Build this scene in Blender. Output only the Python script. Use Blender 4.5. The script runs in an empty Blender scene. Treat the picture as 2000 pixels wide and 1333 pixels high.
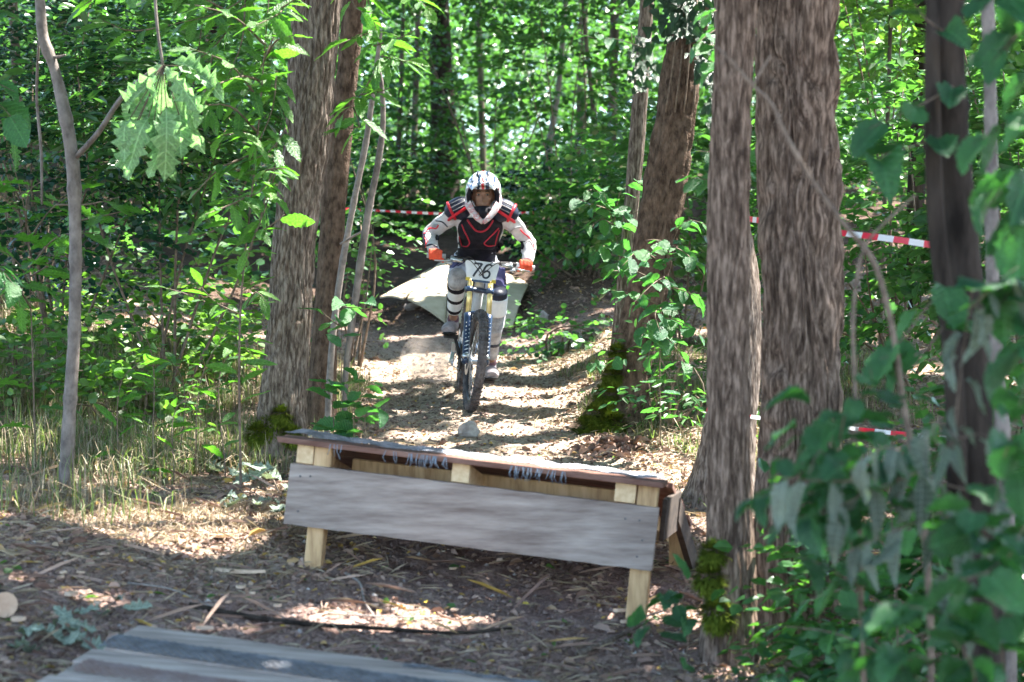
import bpy, bmesh, math, random
import numpy as np
from mathutils import Vector, Matrix, noise as mnoise
from mathutils.bvhtree import BVHTree

# ------------------------------------------------------------------ camera, light, exposure
scene = bpy.context.scene
COL = scene.collection
CZ = 1.75                     # camera height above the ground below it
F = 3800.0                    # focal length in pixels of the 2000 px wide photograph
cam_d = bpy.data.cameras.new("camera"); cam = bpy.data.objects.new("camera", cam_d); COL.objects.link(cam)
cam.location = (0, 0, CZ); cam.rotation_euler = (math.radians(90), 0, 0)
cam_d.sensor_width = 36.0; cam_d.lens = 36.0 * F / 2000.0
cam_d.clip_start = 0.1; cam_d.clip_end = 400
cam_d.dof.use_dof = True; cam_d.dof.focus_distance = 11.8; cam_d.dof.aperture_fstop = 2.8
scene.camera = cam
SUN = Vector((0.42, 0.22, 0.88)).normalized()
world = bpy.data.worlds.new("World"); scene.world = world; world.use_nodes = True
nt = world.node_tree; bg = nt.nodes["Background"]
sky = nt.nodes.new("ShaderNodeTexSky"); sky.sky_type = 'NISHITA'; sky.sun_disc = False
sky.sun_elevation = math.asin(SUN.z); sky.sun_rotation = math.atan2(SUN.x, SUN.y)
nt.links.new(sky.outputs[0], bg.inputs[0]); bg.inputs[1].default_value = 0.135
sl = bpy.data.lights.new("sun", 'SUN'); so = bpy.data.objects.new("sun", sl); COL.objects.link(so)
sl.energy = 5.0; sl.angle = math.radians(0.55); sl.color = (1.0, 0.95, 0.87)
so.rotation_euler = SUN.to_track_quat('Z', 'Y').to_euler(); so.location = (10, 5, 30)
scene.view_settings.view_transform = 'Standard'; scene.view_settings.look = 'None'
scene.view_settings.gamma = 1; scene.view_settings.use_curve_mapping = False
scene.view_settings.exposure = 2.78
scene.render.engine = 'CYCLES'
cy = scene.cycles
cy.use_denoising = True
cy.max_bounces = 8; cy.diffuse_bounces = 4; cy.glossy_bounces = 2; cy.transmission_bounces = 5; cy.volume_bounces = 1
cy.sample_clamp_indirect = 4.0

R = np.random.default_rng(11)
random.seed(5)

def P(px, py, d):
    """point of the place seen at this spot of the picture, d metres away"""
    return Vector(((px - 1000) / F * d, d, CZ + (666.5 - py) / F * d))

# ------------------------------------------------------------------ bookkeeping
def tag(o, label=None, cat=None, group=None, kind=None):
    if label: o['label'] = label
    if cat: o['category'] = cat
    if group: o['group'] = group
    if kind: o['kind'] = kind
    return o

def empty(name, loc, label, cat, group=None):
    o = bpy.data.objects.new(name, None); COL.objects.link(o)
    o.empty_display_size = 0.1
    o.location = loc
    return tag(o, label, cat, group)

def put(o, parent):
    """parent o without moving it (roots are only ever translated)"""
    if parent is not None:
        o.parent = parent
        off = Vector((0, 0, 0)); p = parent
        while p is not None:
            off = off + Vector(p.location) if p.type == 'EMPTY' else off
            p = p.parent
        if parent.type == 'EMPTY':
            o.matrix_parent_inverse = Matrix.Translation(-off)
    return o

class MB:
    def __init__(s): s.v = []; s.f = []; s.m = []; s.n = 0
    def add(s, v, f, mi=0):
        s.v.extend([tuple(p) for p in v]); n = s.n
        for q in f: s.f.append(tuple(i + n for i in q)); s.m.append(mi)
        s.n += len(v); return s
    def box(s, lo, hi, M=None, mi=0, jit=0.0):
        x0, y0, z0 = lo; x1, y1, z1 = hi
        v = [Vector(p) for p in ((x0,y0,z0),(x1,y0,z0),(x1,y1,z0),(x0,y1,z0),(x0,y0,z1),(x1,y0,z1),(x1,y1,z1),(x0,y1,z1))]
        if jit: v = [p + Vector((random.uniform(-jit,jit), random.uniform(-jit,jit), random.uniform(-jit,jit))) for p in v]
        if M is not None: v = [M @ p for p in v]
        return s.add(v, [(0,3,2,1),(4,5,6,7),(0,1,5,4),(1,2,6,5),(2,3,7,6),(3,0,4,7)], mi)
    def tube(s, pts, rad, n=8, mi=0, cap=True, side=None, rb=None):
        """swept tube; rad number or list; with side+rb an elliptic section (rad along side, rb across)"""
        pts = [Vector(p) for p in pts]; k = len(pts)
        if not hasattr(rad, '__len__'): rad = [rad] * k
        if rb is not None and not hasattr(rb, '__len__'): rb = [rb] * k
        v = []; prev = None
        for i in range(k):
            t = (pts[min(i+1, k-1)] - pts[max(i-1, 0)])
            if t.length < 1e-9: t = Vector((0, 0, 1))
            t.normalize()
            if side is not None:
                u = Vector(side) - t * t.dot(Vector(side)); u.normalize()
            elif prev is None:
                a = Vector((1, 0, 0)) if abs(t.x) < .9 else Vector((0, 1, 0))
                u = (a - t * t.dot(a)).normalized()
            else:
                u = (prev - t * t.dot(prev)).normalized()
            prev = u; w = t.cross(u)
            b = rb[i] if rb is not None else rad[i]
            for j in range(n):
                a = 2 * math.pi * j / n
                v.append(pts[i] + u * (rad[i] * math.cos(a)) + w * (b * math.sin(a)))
        f = []
        for i in range(k - 1):
            for j in range(n):
                f.append((i*n + j, i*n + (j+1) % n, (i+1)*n + (j+1) % n, (i+1)*n + j))
        if cap:
            f.append(tuple(range(n))[::-1]); f.append(tuple((k-1)*n + j for j in range(n)))
        return s.add(v, f, mi)
    def ball(s, c, r, nu=12, nv=8, mi=0, M=None):
        if not hasattr(r, '__len__'): r = (r, r, r)
        v = []; f = []
        for i in range(nv + 1):
            ph = math.pi * i / nv
            for j in range(nu):
                a = 2 * math.pi * j / nu
                p = Vector((r[0]*math.sin(ph)*math.cos(a), r[1]*math.sin(ph)*math.sin(a), r[2]*math.cos(ph)))
                if M is not None: p = M @ p
                v.append(p + Vector(c))
        for i in range(nv):
            for j in range(nu):
                f.append((i*nu + j, (i+1)*nu + j, (i+1)*nu + (j+1) % nu, i*nu + (j+1) % nu))
        return s.add(v, f, mi)
    def mesh(s, name, mats, smooth=False, M=None):
        me = bpy.data.meshes.new(name)
        v = s.v if M is None else [tuple(M @ Vector(p)) for p in s.v]
        me.from_pydata(v, [], s.f)
        mats = mats if isinstance(mats, (list, tuple)) else [mats]
        for m in mats: me.materials.append(m)
        if len(mats) > 1: me.polygons.foreach_set('material_index', s.m)
        if smooth: me.polygons.foreach_set('use_smooth', [True] * len(me.polygons))
        me.validate(); me.update(); return me
    def build(s, name, mats, parent=None, smooth=False, M=None, bevel=0.0):
        me = s.mesh(name, mats, smooth, M)
        if bevel:
            bm = bmesh.new(); bm.from_mesh(me)
            bmesh.ops.bevel(bm, geom=bm.edges[:], offset=bevel, segments=1, affect='EDGES', profile=.5)
            bm.to_mesh(me); bm.free()
        o = bpy.data.objects.new(name, me); COL.objects.link(o)
        return put(o, parent)

def fuse(mb, voxel=0.012, smooth=4):
    """one continuous closed surface out of overlapping volumes"""
    me = mb.mesh("tmp", []) if False else None
    me = bpy.data.meshes.new("tmp"); me.from_pydata(mb.v, [], mb.f); me.validate()
    o = bpy.data.objects.new("tmp", me); COL.objects.link(o)
    m = o.modifiers.new("r", 'REMESH'); m.mode = 'VOXEL'; m.voxel_size = voxel
    q = o.modifiers.new("s", 'SMOOTH'); q.iterations = smooth; q.factor = .5
    dg = bpy.context.evaluated_depsgraph_get(); dg.update()
    out = bpy.data.meshes.new_from_object(o.evaluated_get(dg))
    bpy.data.objects.remove(o); bpy.data.meshes.remove(me)
    out.polygons.foreach_set('use_smooth', [True] * len(out.polygons))
    return out

def catmull(pts, n):
    """n points along a smooth curve through the rows of pts (any dimension)"""
    p = np.array(pts, float); k = len(p)
    seg = np.maximum(np.linalg.norm(np.diff(p[:, :3], axis=0), axis=1), 1e-6); cs = np.r_[0, np.cumsum(seg)]
    sl_ = np.diff(p, axis=0)/seg[:, None]; m = np.empty_like(p); m[0] = sl_[0]; m[-1] = sl_[-1]
    if k > 2: m[1:-1] = (sl_[:-1]*seg[1:, None] + sl_[1:]*seg[:-1, None])/(seg[1:] + seg[:-1])[:, None]
    t = np.linspace(0, cs[-1], n) if np.isscalar(n) else np.asarray(n)
    i = np.clip(np.searchsorted(cs, t, 'right') - 1, 0, k - 2)
    h = seg[i][:, None]; u = ((t - cs[i])/seg[i])[:, None]
    return (2*u**3-3*u**2+1)*p[i] + (u**3-2*u**2+u)*h*m[i] + (-2*u**3+3*u**2)*p[i+1] + (u**3-u**2)*h*m[i+1]

# ------------------------------------------------------------------ materials
def mk(name, c1, c2=None, c3=None, scale=(8,8,8), detail=6, rough=.8, bump=0., bscale=None, metal=0., spec=.4, coat=0., wave=None, pos=(.35,.65), bdist=.01):
    m = bpy.data.materials.new(name); m.use_nodes = True; n = m.node_tree.nodes; l = m.node_tree.links
    b = n["Principled BSDF"]; b.inputs['Roughness'].default_value = rough; b.inputs['Metallic'].default_value = metal
    b.inputs['Specular IOR Level'].default_value = spec; b.inputs['Coat Weight'].default_value = coat
    tc = n.new('ShaderNodeTexCoord'); mp = n.new('ShaderNodeMapping'); mp.inputs['Scale'].default_value = scale
    l.new(tc.outputs['Object'], mp.inputs[0])
    nz = n.new('ShaderNodeTexNoise'); nz.inputs['Scale'].default_value = 1; nz.inputs['Detail'].default_value = detail
    nz.inputs['Roughness'].default_value = .62
    l.new(mp.outputs[0], nz.inputs['Vector'])
    cr = n.new('ShaderNodeValToRGB'); e = cr.color_ramp.elements
    c2 = c2 or c1
    e[0].position = pos[0]; e[1].position = pos[1]; e[0].color = (*c1, 1); e[1].color = (*c2, 1)
    if c3: q = e.new((pos[0]+pos[1])/2); q.color = (*c3, 1)
    l.new(nz.outputs[0], cr.inputs[0]); l.new(cr.outputs[0], b.inputs['Base Color'])
    if bump:
        nb = n.new('ShaderNodeTexNoise'); nb.inputs['Detail'].default_value = 8
        nb.inputs['Scale'].default_value = 1
        mp2 = n.new('ShaderNodeMapping'); mp2.inputs['Scale'].default_value = bscale or tuple(x*3 for x in scale)
        l.new(tc.outputs['Object'], mp2.inputs[0]); l.new(mp2.outputs[0], nb.inputs['Vector'])
        bn = n.new('ShaderNodeBump'); bn.inputs['Strength'].default_value = bump; bn.inputs['Distance'].default_value = bdist
        l.new(nb.outputs[0], bn.inputs['Height']); l.new(bn.outputs[0], b.inputs['Normal'])
    return m

def leafmat(name, lo, hi, trans, tmix=.45, rough=.38, attr=True, brown=None):
    m = bpy.data.materials.new(name); m.use_nodes = True; n = m.node_tree.nodes; l = m.node_tree.links
    n.remove(n["Principled BSDF"]); out = n["Material Output"]
    if attr:
        a = n.new('ShaderNodeAttribute'); a.attribute_name = 'tint'; val = a.outputs['Fac']
    else:
        a = n.new('ShaderNodeObjectInfo'); val = a.outputs['Random']
    cr = n.new('ShaderNodeValToRGB'); e = cr.color_ramp.elements
    e[0].color = (*lo, 1); e[1].color = (*hi, 1); e[0].position = .1; e[1].position = .88
    if brown: q = e.new(.97); q.color = (*brown, 1)
    l.new(val, cr.inputs[0])
    tc = n.new('ShaderNodeTexCoord'); nz = n.new('ShaderNodeTexNoise'); nz.inputs['Scale'].default_value = 18; nz.inputs['Detail'].default_value = 4
    l.new(tc.outputs['Object'], nz.inputs['Vector'])
    mx = n.new('ShaderNodeMix'); mx.data_type = 'RGBA'; mx.blend_type = 'MULTIPLY'; mx.inputs[0].default_value = .5
    mr = n.new('ShaderNodeMapRange'); mr.inputs[1].default_value = .3; mr.inputs[2].default_value = .7; mr.inputs[3].default_value = .55; mr.inputs[4].default_value = 1.3
    l.new(nz.outputs[0], mr.inputs[0]); l.new(cr.outputs[0], mx.inputs[6]); l.new(mr.outputs[0], mx.inputs[7])
    pb = n.new('ShaderNodeBsdfPrincipled'); pb.inputs['Roughness'].default_value = rough; pb.inputs['Specular IOR Level'].default_value = .55
    l.new(mx.outputs[2], pb.inputs['Base Color'])
    colout = mx.outputs[2]
    if not attr:      # single leaves: midrib and side veins, paler and slightly sunk
        sp = n.new('ShaderNodeSeparateXYZ'); l.new(tc.outputs['Object'], sp.inputs[0])
        def mth(op, a_, b_=None, c_=None):
            q = n.new('ShaderNodeMath'); q.operation = op
            for k, s in enumerate((a_, b_, c_)):
                if s is None: continue
                if isinstance(s, (int, float)): q.inputs[k].default_value = s
                else: l.new(s, q.inputs[k])
            return q.outputs[0]
        ay = mth('ABSOLUTE', sp.outputs[1])
        w = mth('POWER', mth('ABSOLUTE', mth('SINE', mth('MULTIPLY', mth('MULTIPLY_ADD', ay, -.9, sp.outputs[0]), 30.0))), 14.0)
        mid = mth('LESS_THAN', ay, .012)
        vn = mth('MAXIMUM', mid, mth('MULTIPLY', w, .55))
        mv = n.new('ShaderNodeMix'); mv.data_type = 'RGBA'; l.new(vn, mv.inputs[0]); l.new(mx.outputs[2], mv.inputs[6])
        mv.inputs[7].default_value = (*[min(.8, h*1.7 + .03) for h in hi], 1); colout = mv.outputs[2]
        l.new(colout, pb.inputs['Base Color'])
        bn = n.new('ShaderNodeBump'); bn.inputs['Strength'].default_value = .6; bn.inputs['Distance'].default_value = .01
        l.new(mth('ADD', vn, mth('MULTIPLY', nz.outputs[0], 1.5)), bn.inputs['Height']); l.new(bn.outputs[0], pb.inputs['Normal'])
    tr = n.new('ShaderNodeBsdfTranslucent')
    m2 = n.new('ShaderNodeMix'); m2.data_type = 'RGBA'; m2.blend_type = 'MULTIPLY'; m2.inputs[0].default_value = 1
    cr2 = n.new('ShaderNodeValToRGB'); e2 = cr2.color_ramp.elements
    e2[0].color = (*[c*.75 for c in trans], 1); e2[1].color = (*trans, 1)
    l.new(val, cr2.inputs[0]); l.new(cr2.outputs[0], m2.inputs[6]); l.new(mr.outputs[0], m2.inputs[7])
    l.new(m2.outputs[2], tr.inputs[0])
    ms = n.new('ShaderNodeMixShader'); ms.inputs[0].default_value = tmix
    l.new(pb.outputs[0], ms.inputs[1]); l.new(tr.outputs[0], ms.inputs[2]); l.new(ms.outputs[0], out.inputs['Surface'])
    return m

M_bark = mk("bark_furrowed", (.062,.046,.037), (.27,.225,.19), (.15,.118,.097), pos=(.38,.63), scale=(62,62,13), rough=.95, bump=.9, bscale=(90,90,16), spec=.15)
M_bark_red = mk("bark_reddish", (.055,.036,.027), (.29,.21,.165), (.14,.098,.075), pos=(.38,.63), scale=(56,56,9), rough=.95, bump=.9, bscale=(80,80,12), spec=.15)
M_bark_dark = mk("bark_dark", (.014,.011,.009), (.055,.043,.035), scale=(20,20,4), rough=.95, bump=.8, spec=.15)
M_bark_shag = mk("bark_shaggy", (.05,.034,.025), (.17,.12,.09), scale=(30,30,14), rough=.95, bump=1., bscale=(60,60,60), spec=.1)
M_bark_pale = mk("bark_pale", (.17,.15,.13), (.38,.34,.30), scale=(14,14,9), rough=.85, bump=.5, spec=.2)
M_bark_far = mk("bark_far", (.06,.05,.04), (.20,.17,.14), scale=(9,9,2), rough=.95, spec=.1)
M_sap = mk("sapling_bark", (.09,.072,.064), (.23,.195,.175), scale=(22,22,14), rough=.6, bump=.3, spec=.35)
M_twig = mk("twig_bark", (.09,.065,.05), (.22,.17,.13), scale=(30,30,30), rough=.8, spec=.2)
M_twig_pale = mk("twig_pale", (.16,.135,.12), (.30,.26,.23), scale=(30,30,30), rough=.7)
M_moss = mk("moss", (.055,.085,.012), (.19,.24,.03), scale=(40,40,40), rough=1, bump=1, spec=.05)
M_soil_dark = mk("soil", (.05,.035,.028), (.12,.085,.065), scale=(6,6,6), rough=1, bump=1, spec=.05)

M_leaf_bg = leafmat("leaf_background", (.016,.070,.032), (.07,.15,.040), (.13,.38,.045), tmix=.36, rough=.30)
M_leaf_can = leafmat("leaf_canopy", (.03,.09,.04), (.06,.13,.045), (.09,.26,.05), tmix=.3)
M_leaf_haz = leafmat("leaf_hazel", (.022,.11,.06), (.055,.17,.05), (.11,.42,.05), attr=False, tmix=.4)
M_leaf_hazb = leafmat("leaf_hazel_small", (.018,.085,.04), (.065,.16,.045), (.14,.42,.045), attr=True, tmix=.4)
M_leaf_ches = leafmat("leaf_chestnut", (.035,.12,.045), (.09,.20,.035), (.16,.50,.03), attr=False, tmix=.45)
M_leaf_ivy = leafmat("leaf_ivy", (.012,.045,.024), (.025,.075,.035), (.04,.14,.02), attr=False, tmix=.2, rough=.28)
M_leaf_oak = leafmat("leaf_oak_wilted", (.14,.28,.13), (.30,.46,.24), (.32,.66,.20), attr=False, tmix=.42, rough=.5)
M_leaf_wilt2 = leafmat("leaf_wilted_dull", (.055,.085,.06), (.16,.20,.15), (.12,.2,.08), attr=False, tmix=.2, rough=.6)
M_leaf_wilt = leafmat("leaf_wilted_grey", (.15,.20,.16), (.30,.36,.28), (.22,.3,.14), attr=False, tmix=.22, rough=.6)
M_leaf_fg = leafmat("leaf_foreground", (.010,.060,.028), (.032,.120,.036), (.07,.30,.035), attr=False, tmix=.35, rough=.42)
M_grass = leafmat("grass_green", (.07,.13,.04), (.20,.23,.08), (.22,.36,.06), attr=True, tmix=.35, rough=.5)
M_straw = leafmat("grass_dry", (.24,.18,.12), (.52,.43,.31), (.32,.25,.12), attr=True, tmix=.25, rough=.7)
M_litter = leafmat("dead_leaf", (.19,.11,.085), (.47,.335,.265), (.16,.08,.03), attr=True, tmix=.15, rough=.75, brown=(.55,.36,.08))
M_chip = mk("wood_chip", (.42,.27,.19), (.66,.5,.37), scale=(9,9,9), rough=.8)
# ------------------------------------------------------------------ the ground
_by = np.array([-6, 0, 5, 6.7, 8.4, 10, 11.5, 13.1, 15, 17, 19.5, 21.5, 24, 26, 30, 40, 60, 100, 140])
_bz = np.array([-2.0,-1.75,-1.37,-1.18,-.99,-.80,-.64,-.47,-.30,-.08,.26,.62,1.30,1.62,1.95,2.75,4.8,9.0,13.])
_fy = np.linspace(-6, 140, 2921); _fz = np.interp(_fy, _by, _bz)
_k = np.hanning(25); _k /= _k.sum(); _fz = np.convolve(np.pad(_fz, 12, 'edge'), _k, 'valid')

def sines(x, y, s, seed, n=5):
    r = np.random.default_rng(seed); o = 0
    for i in range(n):
        a = r.uniform(0, 6.283); f = s * (1.0 + .55*i) ; ph = r.uniform(0, 6.283)
        o = o + np.sin((x*np.cos(a) + y*np.sin(a)) * f + ph + 1.3*np.sin((x*np.sin(a) - y*np.cos(a))*f*.6 + ph)) / (1 + .6*i)
    return o / 2.2

def smooth(a, b, t):
    t = np.clip((t - a) / (b - a), 0, 1); return t*t*(3 - 2*t)

def track_x(y):       # the ridden line
    return np.interp(y, [0, 6.7, 8.4, 13, 16, 19, 24], [-.2, -.15, -.15, -.25, -.45, -.6, -.4])

def ground(x, y):
    x = np.asarray(x, float); y = np.asarray(y, float)
    z = np.interp(y, _fy, _fz)
    c = np.interp(y, [0, 8.6, 10.5, 12, 20], [-.12, -.12, -.035, 0, 0])
    z = z + c * 4*np.tanh((x + .87)/4)
    z = z + .22*np.maximum(0, -2.1 - x)*smooth(9, 12.5, y)*np.exp(-np.maximum(0, -x - 5)/14)
    dx = x - track_x(y)
    bank = smooth(.55, 1.5, np.abs(dx)) * smooth(10.8, 14, y) * (1 - .4*smooth(20, 24, y))
    z = z + bank * np.where(dx > 0, .30, .12)
    z = z + .30*np.exp(-((x + .05)/.95)**4 - ((y - 20.4)/1.5)**2) - .10*np.exp(-((x - 1.05)/.35)**2 - ((y - 18.9)/.8)**2)
    z = z + .35*smooth(1.2, 4, x)*smooth(13, 18, y)
    z = z + .020*sines(x, y, 5.5, 1) + .010*sines(x, y, 17, 2) + .05*sines(x, y, 1.7, 3)*smooth(9, 14, y)*smooth(.4, 1.4, np.abs(dx))
    z = z + .22*sines(x, y, .5, 4)*smooth(20, 32, y)
    return z + CZ

def gz(x, y): return float(ground(x, y))
def G(px, d):
    x = (px - 1000)/F*d
    return Vector((x, d, gz(x, d)))
def GP(px, py, d0=5, d1=60):
    """where the line of sight through this picture point meets the ground"""
    ds = np.linspace(d0, d1, 4000); x = (px-1000)/F*ds; zz = CZ + (666.5-py)/F*ds
    k = np.argmax(ground(x, ds) >= zz)
    d = ds[k]; return G(px, d)

def axis(vals):
    out = [vals[0][0]]
    for a, b, s in vals:
        n = max(1, int(round((b - a)/s))); out += list(np.linspace(a, b, n+1)[1:])
    return np.array(out)
gx = axis([(-60,-12,3),(-12,-5,.5),(-5,-3.2,.12),(-3.2,3.2,.04),(3.2,5,.12),(5,12,.5),(12,60,3)])
gy = axis([(-6,4,1),(4,15,.045),(15,24,.10),(24,40,.5),(40,140,4)])
XX, YY = np.meshgrid(gx, gy); ZZ = ground(XX, YY)
ZZ = ZZ + (.012*sines(XX, YY, 38, 7) + .010*sines(XX, YY, 70, 8)) * (1-smooth(16, 22, YY))
nx, ny = len(gx), len(gy)
me = bpy.data.meshes.new("forest_floor")
vv = np.stack([XX.ravel(), YY.ravel(), ZZ.ravel()], 1)
ii = (np.arange(ny-1)[:, None]*nx + np.arange(nx-1)[None]).ravel()
ff = np.stack([ii, ii+1, ii+1+nx, ii+nx], 1)
def fast_mesh(name, v, f, mat, tint=None, smooth_=False, mi=None):
    me = bpy.data.meshes.new(name); nv = len(v); nf, k = f.shape
    me.vertices.add(nv); me.vertices.foreach_set('co', np.ascontiguousarray(v, np.float32).ravel())
    me.loops.add(nf*k); me.loops.foreach_set('vertex_index', np.ascontiguousarray(f, np.int32).ravel())
    me.polygons.add(nf); me.polygons.foreach_set('loop_start', np.arange(nf, dtype=np.int32)*k)
    try: me.polygons.foreach_set('loop_total', np.full(nf, k, np.int32))
    except Exception: pass
    for m in (mat if isinstance(mat, (list, tuple)) else [mat]): me.materials.append(m)
    if mi is not None: me.polygons.foreach_set('material_index', np.ascontiguousarray(mi, np.int32))
    me.polygons.foreach_set('use_smooth', np.full(nf, smooth_, bool))
    if tint is not None:
        a = me.attributes.new('tint', 'FLOAT', 'POINT'); a.data.foreach_set('value', np.ascontiguousarray(tint, np.float32))
    me.update(calc_edges=True); return me

# ground material: bare reddish soil, pale dusty track, tan litter; painted sun patch and bank shade
def ground_mat():
    m = bpy.data.materials.new("forest_floor"); m.use_nodes = True; n = m.node_tree.nodes; l = m.node_tree.links
    b = n["Principled BSDF"]; b.inputs['Roughness'].default_value = 1; b.inputs['Specular IOR Level'].default_value = .1
    at = n.new('ShaderNodeAttribute'); at.attribute_name = 'tint'
    tc = n.new('ShaderNodeTexCoord')
    def nz(s, d=8, r=.65):
        q = n.new('ShaderNodeTexNoise'); q.inputs['Scale'].default_value = s; q.inputs['Detail'].default_value = d; q.inputs['Roughness'].default_value = r
        l.new(tc.outputs['Object'], q.inputs['Vector']); return q.outputs[0]
    def ramp(src, a, b_, c1, c2):
        q = n.new('ShaderNodeValToRGB'); e = q.color_ramp.elements; e[0].position = a; e[1].position = b_; e[0].color = (*c1, 1); e[1].color = (*c2, 1)
        l.new(src, q.inputs[0]); return q.outputs[0]
    soil = ramp(nz(9), .35, .68, (.21,.14,.125), (.46,.345,.305))
    dust = ramp(nz(14), .3, .7, (.27,.215,.17), (.56,.48,.39))
    mx = n.new('ShaderNodeMix'); mx.data_type = 'RGBA'
    ad = n.new('ShaderNodeMath'); ad.operation = 'ADD'; sb = n.new('ShaderNodeMath'); sb.operation = 'MULTIPLY_ADD'
    l.new(nz(2.5, 5), sb.inputs[0]); sb.inputs[1].default_value = 1.2; sb.inputs[2].default_value = -.6
    l.new(at.outputs['Fac'], ad.inputs[0]); l.new(sb.outputs[0], ad.inputs[1]); ad.use_clamp = True
    l.new(ad.outputs[0], mx.inputs[0]); l.new(soil, mx.inputs[6]); l.new(dust, mx.inputs[7])
    m2 = n.new('ShaderNodeMix'); m2.data_type = 'RGBA'; m2.blend_type = 'MULTIPLY'; m2.inputs[0].default_value = 1
    sp = ramp(nz(60, 6, .7), .36, .6, (.5,.45,.42), (1.15,1.12,1.1))
    am = n.new('ShaderNodeAttribute'); am.attribute_name = 'mould_shade'; m3 = n.new('ShaderNodeMix'); m3.data_type = 'RGBA'
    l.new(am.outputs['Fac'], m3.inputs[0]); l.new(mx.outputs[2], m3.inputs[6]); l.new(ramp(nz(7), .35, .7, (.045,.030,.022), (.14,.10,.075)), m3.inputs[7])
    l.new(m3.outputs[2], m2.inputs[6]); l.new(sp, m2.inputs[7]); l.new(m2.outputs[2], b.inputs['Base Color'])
    bn = n.new('ShaderNodeBump'); bn.inputs['Strength'].default_value = 1; bn.inputs['Distance'].default_value = .02
    l.new(nz(45, 9, .7), bn.inputs['Height']); l.new(bn.outputs[0], b.inputs['Normal'])
    return m
M_ground = ground_mat()
dxt = np.abs(XX - track_x(YY))
dust_sun_mask = (1 - smooth(.6, 1.7, dxt)) * smooth(8.9, 11, YY) * (1 - smooth(15.6, 17.5, YY)) + .45*smooth(9, 11, YY)*(1-smooth(16, 22, YY)) \
       + .85*np.exp(-((XX+1.45)/.6)**2 - ((YY-8.45)/.45)**2) - .9*smooth(18, 20, YY)*(1-smooth(24, 27, YY))  # pale spot left of the jump paints in a pool of sunlight
gme = fast_mesh("forest_floor", vv, ff, M_ground, tint=dust_sun_mask.ravel(), smooth_=True)
mould_shade = smooth(17.2, 19.2, YY + .5*sines(XX, YY, 1.5, 77)) * .9  # dark leaf mould that also paints shade onto the far bank
_a = gme.attributes.new('mould_shade', 'FLOAT', 'POINT'); _a.data.foreach_set('value', mould_shade.ravel().astype(np.float32))
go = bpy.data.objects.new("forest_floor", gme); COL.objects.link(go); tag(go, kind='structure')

# ------------------------------------------------------------------ chosen sunlit spots, leaves on their sun lines left out
sun = np.array(SUN)
gaps = []   # (point that is in the sun, radius)
def lit(px, py, r, d=None):
    p = GP(px, py) if d is None else P(px, py, d); gaps.append((np.array(p), r))
for a in ((930,540,.5,20),(830,560,.4,19.5),(790,715,.34),(720,740,.30),(860,735,.30),(1040,665,.20),(1000,700,.22),(980,770,.30),(1060,790,.25),(1120,760,.2),(330,1035,.30),(290,1010,.18),(380,1055,.20),(240,990,.12),
          (1390,890,.5),(1360,960,.3),(1320,900,.25),(1250,890,.2),(1000,885,.22),(900,878,.14),(780,880,.12),(680,870,.15),(640,840,.15),(540,700,.3),(480,740,.35),(430,900,.18),(330,880,.15),(650,800,.2),(860,800,.15),
          (860,700,.3),(950,700,.2),(1080,720,.25),(1120,700,.2),(1000,830,.25),(1080,820,.2),(760,800,.15),(830,850,.14),(90,650,.4),(200,640,.35),(330,640,.4),(420,560,.4),(560,570,.3),(20,900,.12),(150,1020,.1),(1300,930,.15),(1140,870,.12),(1230,650,.2)): lit(*a)
for a in ((944,345,.13,13.35),(930,520,.10,13.3),(850,450,.13,13.5),(1020,455,.16,13.5),(970,590,.12,13.4),(885,590,.09,13.5),(950,735,.12,13.5),(1028,512,.09,13.3),(850,495,.09,13.3),(985,410,.10,13.5),(890,410,.08,13.5),
          (597,290,.10,10.65),(590,400,.07,10.65),(655,80,.12,10.75),(640,220,.05,10.75),(640,720,.14,11.4),(660,560,.14,11.1),(310,200,.26,9.2),(360,150,.1,9.2),(245,300,.08,9.2),(90,40,.12,9.7),(760,90,.22,10),(800,110,.15,10),(715,350,.12,10.9),(700,480,.14,10.9),
          (1180,390,.25,13),(1200,560,.2,11.1),(1250,530,.2,11.1),(1360,90,.2,8.8),(1780,470,.12,8.6),(1720,640,.15,8),(1900,560,.07,4.8),(1480,900,.05,4.8),(700,590,.14,10.4),(380,560,.2,10.2),(450,650,.15,10.2),(470,200,.15,9.5),(420,120,.12,9.5)): lit(*a)
gaps_p = np.array([g[0] for g in gaps]); gaps_r = np.array([g[1] for g in gaps])

def in_sun(q, size):
    keep = np.ones(len(q), bool)
    for gp_, r in zip(gaps_p, gaps_r):
        w = q - gp_; t_ = w @ sun; dd = np.linalg.norm(w - t_[:, None]*sun, axis=1); keep &= ~((dd < r + size*.38) & (t_ > .45))
    return keep
def gapped(arr, size):
    v, f, t = arr; keep = np.nonzero(in_sun(v.reshape(-1, 6, 3).mean(1), size))[0]; b = np.arange(len(keep))[:, None]*6
    return v.reshape(-1, 6, 3)[keep].reshape(-1, 3), np.concatenate([b + np.array([[0,1,2,3]]), b + np.array([[0,3,4,5]])], 0), t.reshape(-1, 6)[keep].ravel()

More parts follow.
